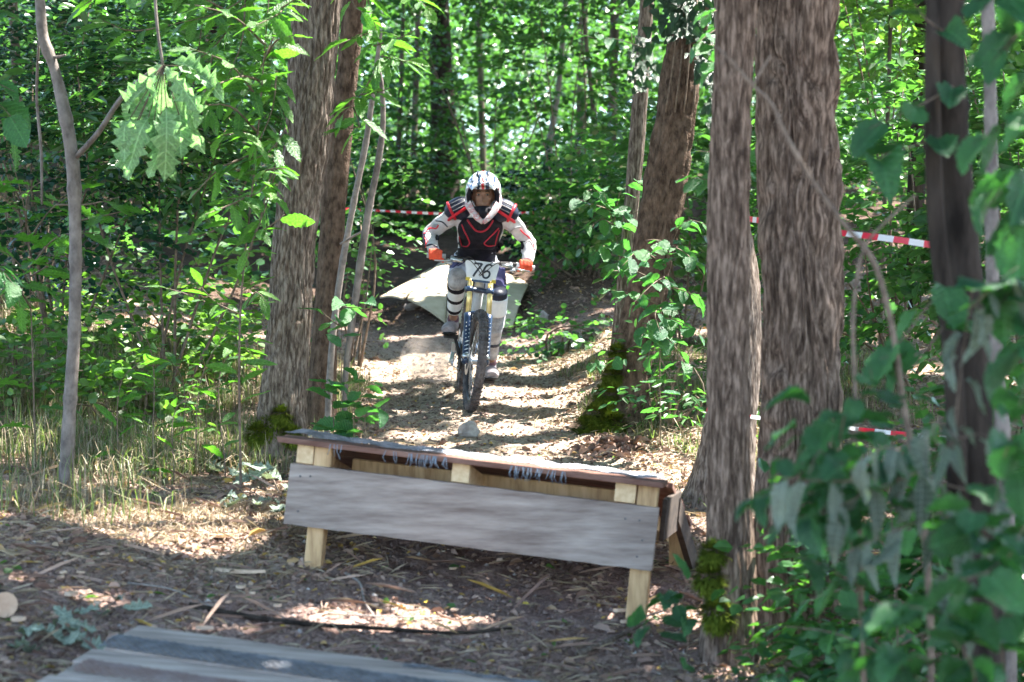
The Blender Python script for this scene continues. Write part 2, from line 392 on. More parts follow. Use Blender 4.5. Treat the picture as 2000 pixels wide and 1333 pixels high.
# ------------------------------------------------------------------ leaves
HEXL = np.array([(0,0,0),(.33,.36,.07),(.72,.27,.04),(1,0,-.10),(.72,-.27,.04),(.33,-.36,.07)])
LONG = np.array([(0,0,0),(.3,.17,.03),(.72,.15,.0),(1,0,-.12),(.72,-.15,.0),(.3,-.17,.03)])
ROUND = np.array([(0,0,0),(.25,.42,.06),(.75,.40,.02),(1,0,-.08),(.75,-.40,.02),(.25,-.42,.06)])
def unit(a): return a / np.maximum(np.linalg.norm(a, axis=1, keepdims=True), 1e-9)
def leaf_arrays(pos, dirs, nrm, ln, tmpl, tint, wscale=1.0):
    d = unit(dirs); s = unit(np.cross(nrm, d)); n_ = np.cross(d, s)
    t = tmpl
    v = pos[:, None] + ln[:, None, None]*(t[None, :, 0:1]*d[:, None] + wscale*t[None, :, 1:2]*s[:, None] + t[None, :, 2:3]*n_[:, None])
    N = len(pos); b = np.arange(N)[:, None]*6
    f = np.concatenate([b + np.array([[0,1,2,3]]), b + np.array([[0,3,4,5]])], 0)
    return v.reshape(-1, 3), f, np.repeat(tint, 6)
def leaves_obj(name, parts, mat, parent=None):
    V = []; Fc = []; T = []; n0 = 0
    for v, f, t in parts: V.append(v); Fc.append(f + n0); T.append(t); n0 += len(v)
    o = bpy.data.objects.new(name, fast_mesh(name, np.vstack(V), np.vstack(Fc), mat, np.concatenate(T)))
    COL.objects.link(o); return put(o, parent)

def sprays(starts, dirs, length, k, ln, rng, tmpl=HEXL, droop=.25, flat=.35, tintb=None, jitter=.35):
    """twigs with alternate leaves in flattish sprays"""
    N = len(starts); d = unit(dirs)
    t = (np.arange(k) + .6)/k
    L = (length * rng.uniform(.6, 1.25, N))[:, None]
    pos = starts[:, None] + d[:, None]*(L*t)[:, :, None]
    pos[:, :, 2] -= droop*(L*t)**2
    side = unit(np.cross(d, np.array([[0, 0, 1.]])) + 1e-6)
    sg = np.where(np.arange(k) % 2 == 0, 1., -1.)
    ld = d[:, None]*.75 + side[:, None]*sg[None, :, None]*.9 + rng.normal(0, jitter, (N, k, 3))*np.array([1, 1, .8])
    ld[:, :, 2] -= .15
    nr = np.array([0, 0, 1.]) + rng.normal(0, flat, (N, 1, 3)) + rng.normal(0, .3, (N, k, 3))
    tb = rng.uniform(0, 1, N) if tintb is None else tintb
    ti = np.clip(tb[:, None]*.7 + rng.uniform(0, .3, (N, k)), 0, .93)
    lens = ln*rng.uniform(.6, 1.2, (N, k))
    return leaf_arrays(pos.reshape(-1, 3), ld.reshape(-1, 3), nr.reshape(-1, 3), lens.ravel(), tmpl, ti.ravel())

def blob_points(n, c, r, rng, shell=.35):
    u = unit(rng.normal(0, 1, (n, 3))); rr = rng.uniform(shell, 1, n)**.6
    return np.asarray(c)[None] + u*rr[:, None]*np.asarray(r)[None], u

# single leaves, each one an object: shared meshes of a few shapes
def leaf_shape(name, halfw, mat, n=12, fold=.10, droop=.25, curl=0., seed=0, serr=0.):
    rr = np.random.default_rng(seed); V = []; Fc = []
    us = np.linspace(0, 1, n+1)
    for i, u in enumerate(us):
        w = halfw(u) * (1 + (serr*(1 if i % 2 else -1) if 0 < i < n else 0))
        zc = -droop*u*u + curl*math.sin(u*5+seed)*.06
        V += [(u - .02*(i % 2), -w, zc + fold*w/.3 + curl*rr.uniform(-.05, .05)), (u, 0, zc), (u - .02*(i % 2), w, zc + fold*w/.3 + curl*rr.uniform(-.05, .05))]
    for i in range(n):
        a = i*3; Fc += [(a, a+3, a+4, a+1), (a+1, a+4, a+5, a+2)]
    me = bpy.data.meshes.new(name); me.from_pydata(V, [], Fc); me.materials.append(mat)
    me.polygons.foreach_set('use_smooth', [True]*len(me.polygons)); me.update(); return me
hw_haz = lambda u: .40*math.sin(math.pi*min(1, u*.93+.03))**.62*(1-.15*u) if 0 < u < 1 else 0.004
hw_ches = lambda u: .165*math.sin(math.pi*u)**.75 if 0 < u < 1 else .003
hw_oak = lambda u: (.30*math.sin(math.pi*(u*.96+.02))**.7*(.72+.36*math.cos(u*math.pi*9)) * (.5+.65*u)) + .012 if 0 < u < 1 else .008
hw_ivy = lambda u: .45*(1-u)**.6*min(1, u*9)**.5 if 0 < u < 1 else .003
hw_wilt = lambda u: .20*math.sin(math.pi*u)**.8 if 0 < u < 1 else .003
def shapes(nm, hw, mat, k=4, **kw):
    return [leaf_shape(nm, hw, mat, seed=i, droop=kw.get('droop', .2)*(.4+.5*i), fold=kw.get('fold', .08)*(.5+.4*i), curl=kw.get('curl', .4), serr=kw.get('serr', .06), n=kw.get('n', 12)) for i in range(k)]
L_haz = shapes("hazel_leaf", hw_haz, M_leaf_haz, k=5, curl=.8, serr=.08)
L_ches = shapes("chestnut_leaf", hw_ches, M_leaf_ches, serr=.10)
L_oakg = shapes("lobed_leaf", hw_oak, M_leaf_ches, serr=0, curl=.4)
L_oakw = shapes("oak_leaf", hw_oak, M_leaf_oak, serr=0, k=6, curl=1.6, droop=.35, fold=.16)
L_ivy = shapes("ivy_leaf", hw_ivy, M_leaf_ivy, serr=0, n=6)
L_fg = shapes("big_leaf", hw_haz, M_leaf_fg, k=6, curl=1.0, fold=.10, droop=.22, serr=.09)
L_wilt = shapes("wilted_leaf", hw_wilt, M_leaf_wilt2, curl=1.5, fold=.35, droop=.5)

_leafcount = [0]
def put_leaf(parent, off, meshes, pos, d, up, ln, name='leaf'):
    d = Vector(d).normalized(); up = Vector(up)
    s = up.cross(d)
    if s.length < 1e-4: s = Vector((1, 0, 0)).cross(d)
    s.normalize(); n_ = d.cross(s)
    m = Matrix((d, s, n_)).transposed().to_4x4()
    m = Matrix.Translation(Vector(pos)) @ m @ Matrix.Diagonal((ln, ln*random.uniform(.85, 1.15), ln, 1))
    me = random.choice(meshes)
    o = bpy.data.objects.new(name, me); COL.objects.link(o)
    o.parent = parent; o.matrix_parent_inverse = Matrix.Translation(-off); o.matrix_basis = m
    return o

def rv(s=1.): return Vector((random.gauss(0, s), random.gauss(0, s), random.gauss(0, s)))

def leafy_plant(name, base, label, cat, stems, meshes, ln, step, matS=M_twig, rstem=.006, pet=.03, droop=.3, updir=None, leafname='leaf', twigname='stem', skip=.15, flat=.35, group=None, limit=290, lsd=.2):
    """stems: list of polylines (Vectors); leaves alternate along the outer part of each"""
    root = empty(name, base, label, cat, group); off = Vector(base)
    cnt = 0
    for st in stems:
        mb = MB()
        pts = [Vector(p) for p in st]
        L = sum((pts[i+1]-pts[i]).length for i in range(len(pts)-1)); n = max(4, int(L/.05))
        c = catmull([tuple(p) for p in pts], n); c = [Vector(p) for p in c]
        mb.tube(c, [rstem*(1 - .7*i/(n-1)) for i in range(n)], n=5)
        mb.build(twigname, matS, root, smooth=True)
        s = L*skip; k = 0
        while s < L and cnt < limit:
            i = min(n-2, int(s/L*(n-1))); p = c[i]; t = (c[i+1]-c[i]).normalized()
            hs = t.cross(Vector((0, 0, 1)));
            if hs.length < .1: hs = Vector((1, 0, 0))
            hs.normalize(); sg = 1 if k % 2 else -1
            d = t*.6 + hs*sg*.9 + rv(.25); d.z -= droop
            if updir is not None: d = d + Vector(updir)
            if s + step >= L: d = t + rv(.15); d.z -= droop
            up = Vector((0, 0, 1)) + rv(flat)
            put_leaf(root, off, meshes, p + d.normalized()*pet*.4, d, up, ln*random.uniform(1-lsd*1.6, 1+lsd), leafname)
            cnt += 1; k += 1; s += step*random.uniform(.7, 1.3)
    return root
# ------------------------------------------------------------------ trunks
def trunk_arrays(pts, dens, nside, bark, flare=0., lobes=3, seed=0):
    """pts rows x,y,z,r from the ground up; bark = (amp, features round, features per m, warp)"""
    p = np.array(pts, float)
    seg = np.linalg.norm(np.diff(p[:, :3], axis=0), axis=1); Lt = seg.sum()
    vis = min(Lt, dens[0]); s = np.r_[np.arange(0, vis, dens[1]), np.linspace(vis, Lt, max(2, int((Lt-vis)/.4)+2))]
    c = catmull(p, s)
    v = []; rs = random.Random(seed); ph = [rs.uniform(0, 6.28) for _ in range(6)]; off = rs.uniform(0, 50)
    amp, kf, fs, warp = bark
    for i in range(len(s)):
        x, y, z, r = c[i]; t = c[min(i+1, len(s)-1)][:3] - c[max(i-1, 0)][:3]; t = Vector(t).normalized()
        u = (Vector((1, 0, 0)) - t*t.x).normalized(); w = t.cross(u)
        fl = flare*math.exp(-s[i]/.16)
        for j in range(nside):
            a = 2*math.pi*j/nside; ca, sa = math.cos(a), math.sin(a)
            rr = r*(1 + fl*(.55 + .45*math.cos(lobes*a + ph[0])) + .05*math.cos(2*a+ph[1]+s[i]*1.5) + .035*math.cos(3*a+ph[2]-s[i]*2.3))
            if amp and s[i] <= vis + .4:
                aw = a + warp*mnoise.noise(Vector((ca*1.5, sa*1.5, s[i]*3 + off)))
                q = Vector((math.cos(aw)*kf, math.sin(aw)*kf, s[i]*fs + off))
                n1 = abs(mnoise.noise(q)); n2 = mnoise.noise(q*2.7)
                rr += amp*(min(1, n1*3.2) - .65) + amp*.35*n2 + .35*amp*mnoise.noise(Vector((ca*2, sa*2, s[i]*9 + off)))
            v.append(Vector((x, y, z)) + (u*ca + w*sa)*rr)
    f = []
    for i in range(len(s)-1):
        for j in range(nside): f.append((i*nside+j, i*nside+(j+1) % nside, (i+1)*nside+(j+1) % nside, (i+1)*nside+j))
    f.append(tuple((len(s)-1)*nside + j for j in range(nside)))
    return v, f

def tree(name, label, d, cols, mat, bark, nside=72, dens=(3., .03), flare=.35, lobes=3, top=9, group=None, sink=.06, seed=1, cat='tree', dd=None, knots=0):
    """cols: rows (px, py, width in px) from the base up. Trunk keeps going up out of the frame to its crown."""
    pts = []
    for i, (px, py, w) in enumerate(cols):
        di = d if dd is None else dd[i]
        q = P(px, py, di); r = w/2/F*di
        if i == 0:
            z0 = gz(q.x, q.y); q.z = z0 - sink
        pts.append((q.x, q.y, q.z, r))
    a, b = np.array(pts[-2]), np.array(pts[-1]); zt = pts[0][2] + top
    if b[2] < zt:
        k = (zt - b[2]); sl_ = (b[:2]-a[:2])/max(.1, b[2]-a[2])
        pts.append((b[0]+sl_[0]*k*.6, b[1]+sl_[1]*k*.6, zt, b[3]*.55))
    root = empty(name, Vector(pts[0][:3]) + Vector((0, 0, sink)), label, cat, group)
    v, f = trunk_arrays(pts, dens, nside, bark, flare, lobes, seed)
    mb = MB(); mb.add(v, f); mb.build('trunk', mat, root, smooth=True)
    # limbs and crown up above the frame
    tp = Vector(pts[-1][:3]); lm = MB(); rs = np.random.default_rng(seed); starts = []; dirs = []
    for k in range(7):
        a_ = k*2.4 + seed; b0 = Vector(pts[-1][:3]) - Vector((0, 0, rs.uniform(.2, top*.33)))
        e = b0 + Vector((math.cos(a_)*rs.uniform(1.2, 2.2), math.sin(a_)*rs.uniform(1.2, 2.2), rs.uniform(.8, 1.8)))
        lm.tube([b0, (b0+e)/2 + Vector((0, 0, .2)), e], [pts[-1][3]*.6, pts[-1][3]*.4, .012], n=5)
        for q in range(16):
            t = rs.uniform(.35, 1); starts.append(b0*(1-t) + e*t); dirs.append((rs.normal(0, 1), rs.normal(0, 1), rs.normal(.1, .4)))
    lm.build('limb', mat, root, smooth=True)
    leaves_obj('crown', [gapped(sprays(np.array([tuple(q) for q in starts]), np.array(dirs), .8, 7, .17, rs), .17)], M_leaf_can, root)
    return root

t_main = tree("furrowed_tree", "straight grey trunk with furrowed bark and green moss at its foot, left of the track", 10.8,
     [(546, 872, 108), (552, 800, 94), (561, 690, 85), (576, 450, 80), (603, 250, 84), (613, 100, 88), (622, 0, 92)],
     M_bark, (.013, 5.0, 5.0, .5), nside=140, dens=(2.6, .018), flare=.42, seed=3)
t_back = tree("forked_tree", "dark trunk leaning close behind the furrowed grey trunk left of the track", 11.7,
     [(622, 838, 70), (632, 700, 48), (645, 520, 46), (652, 400, 46), (666, 250, 44), (680, 120, 42), (692, 0, 46)],
     M_bark_shag, (.007, 4.5, 6, .5), nside=64, flare=.5, seed=5)
t_c = tree("slim_right_tree", "slimmer smooth barked trunk standing just right of the wooden jump", 7.75,
     [(1424, 1260, 104), (1424, 1120, 92), (1424, 950, 82), (1423, 700, 80), (1423, 450, 84), (1429, 200, 78), (1439, 0, 80)],
     M_bark_red, (.010, 5.0, 4.0, .7), nside=96, dens=(2.9, .02), flare=.5, seed=8)
t_d = tree("thick_right_tree", "thickest trunk with deep reddish brown furrows, right of the wooden jump", 8.25,
     [(1562, 1150, 190), (1562, 1000, 164), (1566, 800, 146), (1564, 550, 146), (1560, 350, 150), (1559, 150, 150), (1556, 0, 158)],
     M_bark_red, (.030, 3.4, 2.6, .8), nside=160, dens=(2.9, .018), flare=.3, lobes=4, seed=12)
t_e = tree("mossy_tree", "leaning tree with shaggy brown bark, ivy above and a mossy flared foot", 12.3,
     [(1208, 848, 118), (1226, 745, 82), (1250, 640, 74), (1275, 500, 76), (1300, 350, 80), (1322, 200, 74), (1345, 60, 74), (1355, 0, 76)],
     M_bark_shag, (.018, 4.0, 5, .8), nside=84, dens=(3.2, .025), flare=.75, lobes=2, seed=14)
t_f = tree("pole_tree", "thin straight grey brown trunk just left of the shaggy mossy tree", 13.3,
     [(1196, 800, 30), (1214, 600, 28), (1230, 430, 28), (1242, 300, 30), (1255, 130, 28), (1264, 0, 26)],
     M_bark, (.004, 3, 7, .5), nside=28, dens=(3.2, .05), flare=.3, seed=16)
t_g = tree("pale_foot_tree", "trunk half hidden behind the slimmer right tree with a pale sunlit foot", 10.3,
     [(1404, 932, 118), (1424, 840, 100), (1440, 700, 86), (1442, 560, 78), (1432, 420, 60), (1426, 200, 54), (1420, 0, 50)],
     M_bark, (.008, 4, 8, .5), nside=60, dens=(2.8, .04), flare=.7, lobes=2, seed=18)
t_h = tree("dark_far_tree", "thick dark trunk far up the slope above and left of the rider", 29.,
     [(872, 400, 62), (868, 330, 54), (866, 250, 50), (862, 150, 44), (858, 0, 40)],
     M_bark_dark, (.012, 4, 4, .5), nside=40, dens=(6, .1), flare=.3, seed=20)
far_rows = [
 ("far_pale_tree", "pale thin crooked trunk on the slope above the rider's left shoulder in the picture's right", 26, [(1040,440,15),(1052,370,14),(1066,330,15),(1075,270,13),(1090,180,12),(1100,60,10)], M_bark_pale),
 ("grey_far_tree", "straight grey trunk up the slope between the rider and the thin pole tree", 27, [(1190,400,24),(1194,300,22),(1197,190,20),(1200,40,18)], M_bark_far),
 ("slanting_far_tree", "thin dark trunk slanting left as it rises, left of the straight grey far trunk", 24, [(1182,420,12),(1176,330,11),(1163,250,11),(1152,150,9)], M_bark_far),
 ("thin_far_tree", "very thin upright trunk far behind the pair of leaning poles", 25, [(768,440,11),(776,330,10),(782,200,9),(786,60,8)], M_bark_far),
 ("left_far_tree", "dark trunk deep in the wood on the left, behind the sunlit brush", 22, [(402,560,30),(400,480,27),(404,380,25),(410,200,22)], M_bark_dark),
 ("left_far_pole", "thin trunk deep in the wood beside the dark left trunk", 21, [(368,560,12),(372,470,12),(382,360,10),(396,200,9)], M_bark_far),
 ("edge_far_tree", "brownish trunk behind the brush at the left edge of the picture", 20, [(60,560,22),(52,420,22),(40,280,20),(30,100,18)], M_bark_far),
 ("right_far_tree", "dark grey trunk behind the striped tape on the right", 15.5, [(1772,760,52),(1776,640,44),(1782,520,40),(1790,350,36),(1800,120,32)], M_bark_dark),
 ("right_far_pole", "thin upright pole behind the striped tape, next to the thick right trunk", 14, [(1720,760,10),(1722,600,9),(1728,400,9),(1736,150,8)], M_bark_far),
 ("right_far_sapling", "thin pale pole further right behind the upper striped tape", 16, [(1845,760,14),(1842,600,12),(1838,400,11),(1834,100,10)], M_bark_pale),
 ("hill_tree", "slim trunk on the slope straight above the rider's helmet", 31, [(948,395,16),(944,330,14),(940,200,13),(935,40,12)], M_bark_far),
 ("hill_pole", "slim brown trunk on the slope between the dark far trunk and the leaning grey pole", 28, [(806,400,14),(808,300,13),(812,180,12),(816,40,10)], M_bark_far),
 ("slope_tree", "grey trunk high on the slope just left of the mossy tree's ivy", 34, [(1130,360,24),(1134,250,22),(1138,100,20),(1140,-20,18)], M_bark_far),
]
for i, (nm, lb, d, cols, mt) in enumerate(far_rows):
    tree(nm, lb, d, cols, mt, (.004, 3, 4, .4), nside=16, dens=(6, .15), flare=.25, top=9, seed=40+i)

# slender saplings and poles
def pole(name, label, d, cols, mat, cat='sapling', twigs=(), n=12, dd=None, sink=.05, ground_base=True):
    pts = []
    for i, (px, py, w) in enumerate(cols):
        di = d if dd is None else dd[i]; q = P(px, py, di)
        if i == 0 and ground_base: q.z = gz(q.x, q.y) - sink
        pts.append((q.x, q.y, q.z, w/2/F*di))
    root = empty(name, pts[0][:3], label, cat)
    L = sum((Vector(pts[i+1][:3]) - Vector(pts[i][:3])).length for i in range(len(pts)-1))
    c = catmull(pts, int(L/.04)+4)
    rr = [r*(1 + .10*mnoise.noise(Vector((k*.35, d, 0))) + (.14 if k % 9 == 4 else 0)) for k, r in enumerate(c[:, 3])]
    mb = MB(); mb.tube([Vector(q[:3]) for q in c], rr, n=n); mb.build('trunk', mat, root, smooth=True)
    for tw in twigs:
        q = [(*P(px, py, dz), w/2/F*dz) for px, py, w, dz in tw]
        cc = catmull(q, 14); m2 = MB(); m2.tube([Vector(a[:3]) for a in cc], list(cc[:, 3]), n=7); m2.build('branch', mat, root, smooth=True)
    return root
pole("forked_sapling", "crooked grey sapling at far left with one branch forking up to the right", 9.7,
     [(127, 905, 30), (136, 800, 27), (145, 650, 24), (147, 450, 25), (141, 310, 27), (122, 200, 24), (103, 125, 21), (86, 80, 22), (78, 0, 20), (60, -400, 16)], M_sap,
     twigs=[[(144, 312, 12, 9.7), (190, 262, 11, 9.6), (235, 195, 10, 9.5), (270, 160, 9, 9.4), (318, 126, 7, 9.3)],
            [(318, 126, 6, 9.3), (309, 70, 6, 9.3), (303, 0, 6, 9.3), (300, -80, 5, 9.3)],
            [(95, 112, 9, 9.7), (112, 112, 6, 9.68), (128, 108, 4, 9.65)],
            [(76, 75, 5, 9.75), (72, 200, 6, 9.9), (80, 290, 6, 9.9), (82, 400, 5, 9.9)]])
pole("leaning_grey_pole", "smooth grey pole leaning right, the right hand one of the two beside the furrowed tree", 10.9,
     [(672, 800, 9), (678, 700, 12), (692, 600, 14), (706, 500, 15), (722, 400, 14), (738, 320, 13), (748, 240, 11), (746, 175, 9), (738, 120, 7)], M_sap)
pole("leaning_brown_pole", "pale brown pole leaning right, between the furrowed tree and the smooth grey pole", 11.2,
     [(636, 780, 13), (652, 640, 13), (668, 520, 13), (690, 400, 12), (716, 270, 12), (730, 170, 10), (744, 60, 8)], M_twig_pale,
     twigs=[[(665, 477, 5, 11.2), (690, 462, 5, 11.15), (716, 448, 4, 11.1)]])
pole("right_grey_sapling", "bluish grey slim trunk near the right edge in front of bright leaves", 6.6,
     [(1975, 1300, 30), (1962, 900, 28), (1940, 600, 27), (1936, 300, 26), (1932, 100, 25), (1925, -100, 24), (1915, -800, 20)], M_sap)
pole("dark_right_trunk", "dark blurred double trunk in the right foreground", 5.9,
     [(1935, 1330, 84), (1915, 1100, 78), (1900, 800, 74), (1885, 550, 68), (1862, 300, 66), (1848, 100, 72), (1845, -100, 76), (1840, -900, 60)], M_bark_dark, cat='tree', n=20,
     twigs=[[(1870, 980, 44, 5.85), (1866, 800, 40, 5.8), (1852, 620, 38, 5.8), (1832, 480, 36, 5.8), (1822, 300, 34, 5.8), (1822, 100, 32, 5.85), (1826, -100, 34, 5.9)]])
pole("arching_branch_sapling", "long thin grey branch arching down across the two right hand trunks", 5.4,
     [(1815, 1320, 14.4), (1800, 1000, 13.7), (1760, 760, 13.0), (1736, 610, 11.5), (1700, 500, 10.8), (1650, 440, 10.1), (1585, 350, 9.4), (1530, 255, 8.6), (1505, 200, 8.6), (1470, 168, 7.9), (1430, 122, 6.5), (1400, 92, 5.0)], M_twig,
     twigs=[[(1470, 168, 8, 5.4), (1486, 140, 7, 5.4), (1505, 110, 5, 5.4)]])
pole("slender_sapling", "thin blurred stem rising from the right foreground shrub in front of the thick trunk's right", 5.2,
     [(1690, 1330, 9.1), (1680, 1050, 8.5), (1672, 800, 7.8), (1672, 560, 7.8), (1690, 480, 6.5), (1745, 420, 5.2), (1790, 380, 3.9)], M_twig)

# moss cushions at tree feet
def moss(name, label, centres, n, ln=.05):
    rs = np.random.default_rng(7); V = []; Fc = []; T = []; k = 0
    base = centres[0][0]
    V = []; 
    for c, rad in centres:
        p, u = blob_points(n, c, (rad, rad*.7, rad*.9), rs, .75)
        for a, b in zip(p, u):
            s = Vector(b).cross(Vector((0, 0, 1))).normalized()*.006 if abs(b[2]) < .99 else Vector((.006, 0, 0))
            e = Vector(a) + Vector(b)*ln*rs.uniform(.3, 1) + Vector((0, 0, -.01))
            V += [tuple(Vector(a)-s), tuple(Vector(a)+s), tuple(e)]; Fc.append((k, k+1, k+2)); k += 3
    me = fast_mesh(name, np.array(V), np.array(Fc), M_moss)
    o = bpy.data.objects.new(name, me); COL.objects.link(o)
    return tag(o, label, 'moss', kind='stuff')
moss("moss", "green moss cushion on the foot of the furrowed grey tree", [(P(530, 835, 10.72), .085), (P(508, 850, 10.7), .07), (P(548, 812, 10.68), .05), (P(570, 850, 10.64), .045)], 1500)
moss("moss", "dark green moss on the left root of the shaggy leaning tree", [(P(1165, 815, 12.1), .09), (P(1183, 775, 12.15), .075), (P(1195, 735, 12.15), .06), (P(1205, 690, 12.2), .05), (P(1145, 838, 12.1), .08), (P(1195, 830, 12.05), .09)], 1400)
moss("moss", "yellow green moss low on the slim trunk beside the jump", [(P(1392, 1080, 7.66), .04), (P(1384, 1130, 7.66), .05), (P(1400, 1200, 7.62), .06)], 900)

# ------------------------------------------------------------------ wooden jump
M_gplank = mk("plank_weathered", (.17,.13,.115), (.42,.36,.325), (.29,.24,.215), pos=(.30,.70), scale=(2.4,9,26), rough=.85, bump=.5, bscale=(8,60,120), spec=.2, detail=9, bdist=.004)
M_fresh = mk("timber_fresh", (.36,.22,.115), (.66,.46,.27), (.55,.37,.20), scale=(30,30,4), rough=.75, bump=.2, spec=.25)
M_fresh_end = mk("timber_end", (.60,.42,.24), (.80,.62,.40), scale=(30,30,30), rough=.8, spec=.2)
M_deck = mk("deck_reddish", (.13,.065,.05), (.28,.165,.13), scale=(2.5,20,20), rough=.85, bump=.4, spec=.2)
M_deckg = mk("deck_grey", (.20,.165,.145), (.42,.36,.32), (.31,.26,.235), scale=(2,26,26), rough=.85, bump=.6, bscale=(4,90,90), spec=.2, bdist=.004)
M_wire = mk("wire_galvanised", (.13,.14,.165), (.29,.31,.35), scale=(20,20,20), rough=.45, metal=.6, spec=.5)
M_wire_rust = mk("wire_rusty", (.19,.11,.09), (.27,.23,.23), scale=(5,5,5), rough=.6, metal=.3)
M_steelwire = mk("wire_bright", (.20,.25,.31), rough=.4, metal=.3)
M_nail = mk("nail_head", (.12,.12,.13), rough=.5, metal=.8)

YAW = math.radians(-12); ROLL = math.radians(5.9)
o1 = P(565, 905, 8.35)
MJ = Matrix.Translation(o1) @ Matrix.Rotation(YAW, 4, 'Z') @ Matrix.Rotation(ROLL, 4, 'Y')
jump = empty("wooden_jump", G(900, 8.2), "wooden jump with a weathered grey plank across its front and a wire covered deck", "ramp")
def jb(name, lo, hi, mat, bevel=.003, M=MJ, parent=None, jit=.0015):
    mb = MB(); mb.box(lo, hi, jit=jit); o = mb.build(name, mat, parent or jump, M=M, bevel=bevel); return o
# front plank, subdivided for slight waviness
mb = MB(); nxp = 40; rows = [(-.262, 0), (-.262, .03), (0, .03), (0, 0)]
for i in range(nxp+1):
    x = 1.60*i/nxp; w = .0025*mnoise.noise(Vector((i*.35, 0, 0)))
    for k, (z, y) in enumerate(rows): mb.v.append((x + (0 if 0 < i < nxp else .002*k), y + w, z + (.004*mnoise.noise(Vector((i*.5, k, 3))))))
mb.n = len(mb.v)
for i in range(nxp):
    for k in range(4): mb.f.append((i*4+k, (i+1)*4+k, (i+1)*4+(k+1) % 4, i*4+(k+1) % 4)); mb.m.append(0)
mb.f += [(0, 1, 2, 3), (nxp*4+3, nxp*4+2, nxp*4+1, nxp*4)]; mb.m += [0, 0]
fp = mb.build('front_plank', M_gplank, jump, M=MJ, bevel=0); tag(fp, "weathered grey plank across the front")
for x, z in ((.055, -.05), (.06, -.2), (.10, -.045), (1.53, -.06), (1.55, -.14), (1.535, -.21), (1.47, -.06)):
    m2 = MB(); m2.tube([Vector((x, -.004, z)), Vector((x, .004, z))], .0045, n=8); m2.build('nail', M_nail, jump, M=MJ)
def leg(x0, x1, y0, y1, ztop, extra=0, name='leg', lean=0):
    c = MJ @ Vector(((x0+x1)/2, (y0+y1)/2, 0)); zg = gz(c.x, c.y) - .08
    zl = (zg - c.z)
    mb = MB(); mb.box((x0, y0, zl), (x1, y1, ztop), jit=.002)
    if lean:
        mb.v = [(p[0] + lean*(p[2]-ztop), p[1], p[2]) for p in mb.v]
    return mb.build(name, M_fresh, jump, M=MJ, bevel=.003)
leg(.098, .172, .033, .10, .083); leg(1.507, 1.588, .033, .10, .083)
leg(1.53, 1.61, 1.05, 1.12, -.20, lean=-.10); leg(.10, .17, 1.05, 1.12, -.20)
for x0, x1 in ((.018, .092), (.708, .785), (1.41, 1.498)):
    mb = MB(); h = .083; sl_ = math.tan(math.radians(15))
    v = [Vector(p) for p in ((x0,.036,.003),(x1,.036,.003),(x1,1.35,.003-1.1*sl_),(x0,1.35,.003-1.1*sl_),(x0,.036,h),(x1,.036,h),(x1,1.35,h-1.1*sl_),(x0,1.35,h-1.1*sl_))]
    mb.add(v, [(0,3,2,1),(4,5,6,7),(0,1,5,4),(1,2,6,5),(2,3,7,6),(3,0,4,7)])
    mb.build('joist', M_fresh_end, jump, M=MJ, bevel=.002)
# deck planks run across, first ones level, the rest falling away to the back
def deck_z(y): return .084 - (0 if y < .22 else (y-.22)*math.tan(math.radians(17)))
for k in range(9):
    y0 = -.015 + k*.155; y1 = y0 + .148
    mb = MB(); x0 = -.055 + random.uniform(-.02, .02)*(k > 0); x1 = 1.615 + random.uniform(-.02, .02)*(k > 0)
    za, zb = deck_z(y0)+.001, deck_z(y1)+.001
    v = [Vector(p) for p in ((x0,y0,za),(x1,y0,za),(x1,y1,zb),(x0,y1,zb),(x0-.01,y0,za+.024),(x1,y0,za+.024),(x1,y1,zb+.024),(x0,y1,zb+.024))]
    mb.add(v, [(0,3,2,1),(4,5,6,7),(0,1,5,4),(1,2,6,5),(2,3,7,6),(3,0,4,7)]); mb.build('plank', M_deck, jump, M=MJ, bevel=.002)
# dark side board and inner cross rail
M_old = mk('board_dark', (.03,.022,.018), (.09,.065,.05), scale=(4,12,20), rough=.9)
jb('side_board', (1.600, .12, -.15), (1.622, .60, .03), M_old)
mb = MB(); mb.add([Vector(p) for p in ((1.60,.55,-.10),(1.628,.55,-.10),(1.70,1.42,-.60),(1.67,1.42,-.60),(1.60,.55,.0),(1.628,.55,.0),(1.70,1.42,-.50),(1.67,1.42,-.50))],
  [(0,3,2,1),(4,5,6,7),(0,1,5,4),(1,2,6,5),(2,3,7,6),(3,0,4,7)]); mb.build('side_board', M_old, jump, M=MJ)
jb('cross_rail', (.18, .34, -.06), (1.40, .38, .02), M_fresh)

def wire(name, x0, x1, y0, y1, cell, zf, M, parent, mat, r=.0016, seed=0):
    """twisted hexagon netting: real strands, joined because nobody could count them"""
    rs = random.Random(seed); mb = MB(); nxc = int((x1-x0)/cell); nyc = int((y1-y0)/(cell*.5))
    def pt(i, j):
        x = x0 + (i + (.5 if j % 2 else 0))*cell + rs.uniform(-.1, .1)*cell*0; y = y0 + j*cell*.5
        return Vector((x, y, zf(x, y)))
    for j in range(nyc):
        for i in range(nxc):
            a = pt(i, j); b = pt(i, j+1); c = pt(i + (1 if j % 2 else -1), j+1)
            for p, q in ((a, b), (a, c)):
                if (p.x < x0 or q.x < x0): continue
                mb.tube([p, q], r, n=3, cap=False)
    return tag(mb.build(name, mat, parent, M=M), kind='stuff')
wire('wire_mesh', -.03, 1.60, -.012, .46, .024, lambda x, y: deck_z(max(y, 0)) + .030 + .005*abs(math.sin(x*23 + y*9)) + .006*abs(math.sin(x*9.3 + 2)) + (.014*math.exp(-((x-.05)/.12)**2)), MJ, jump, M_wire)
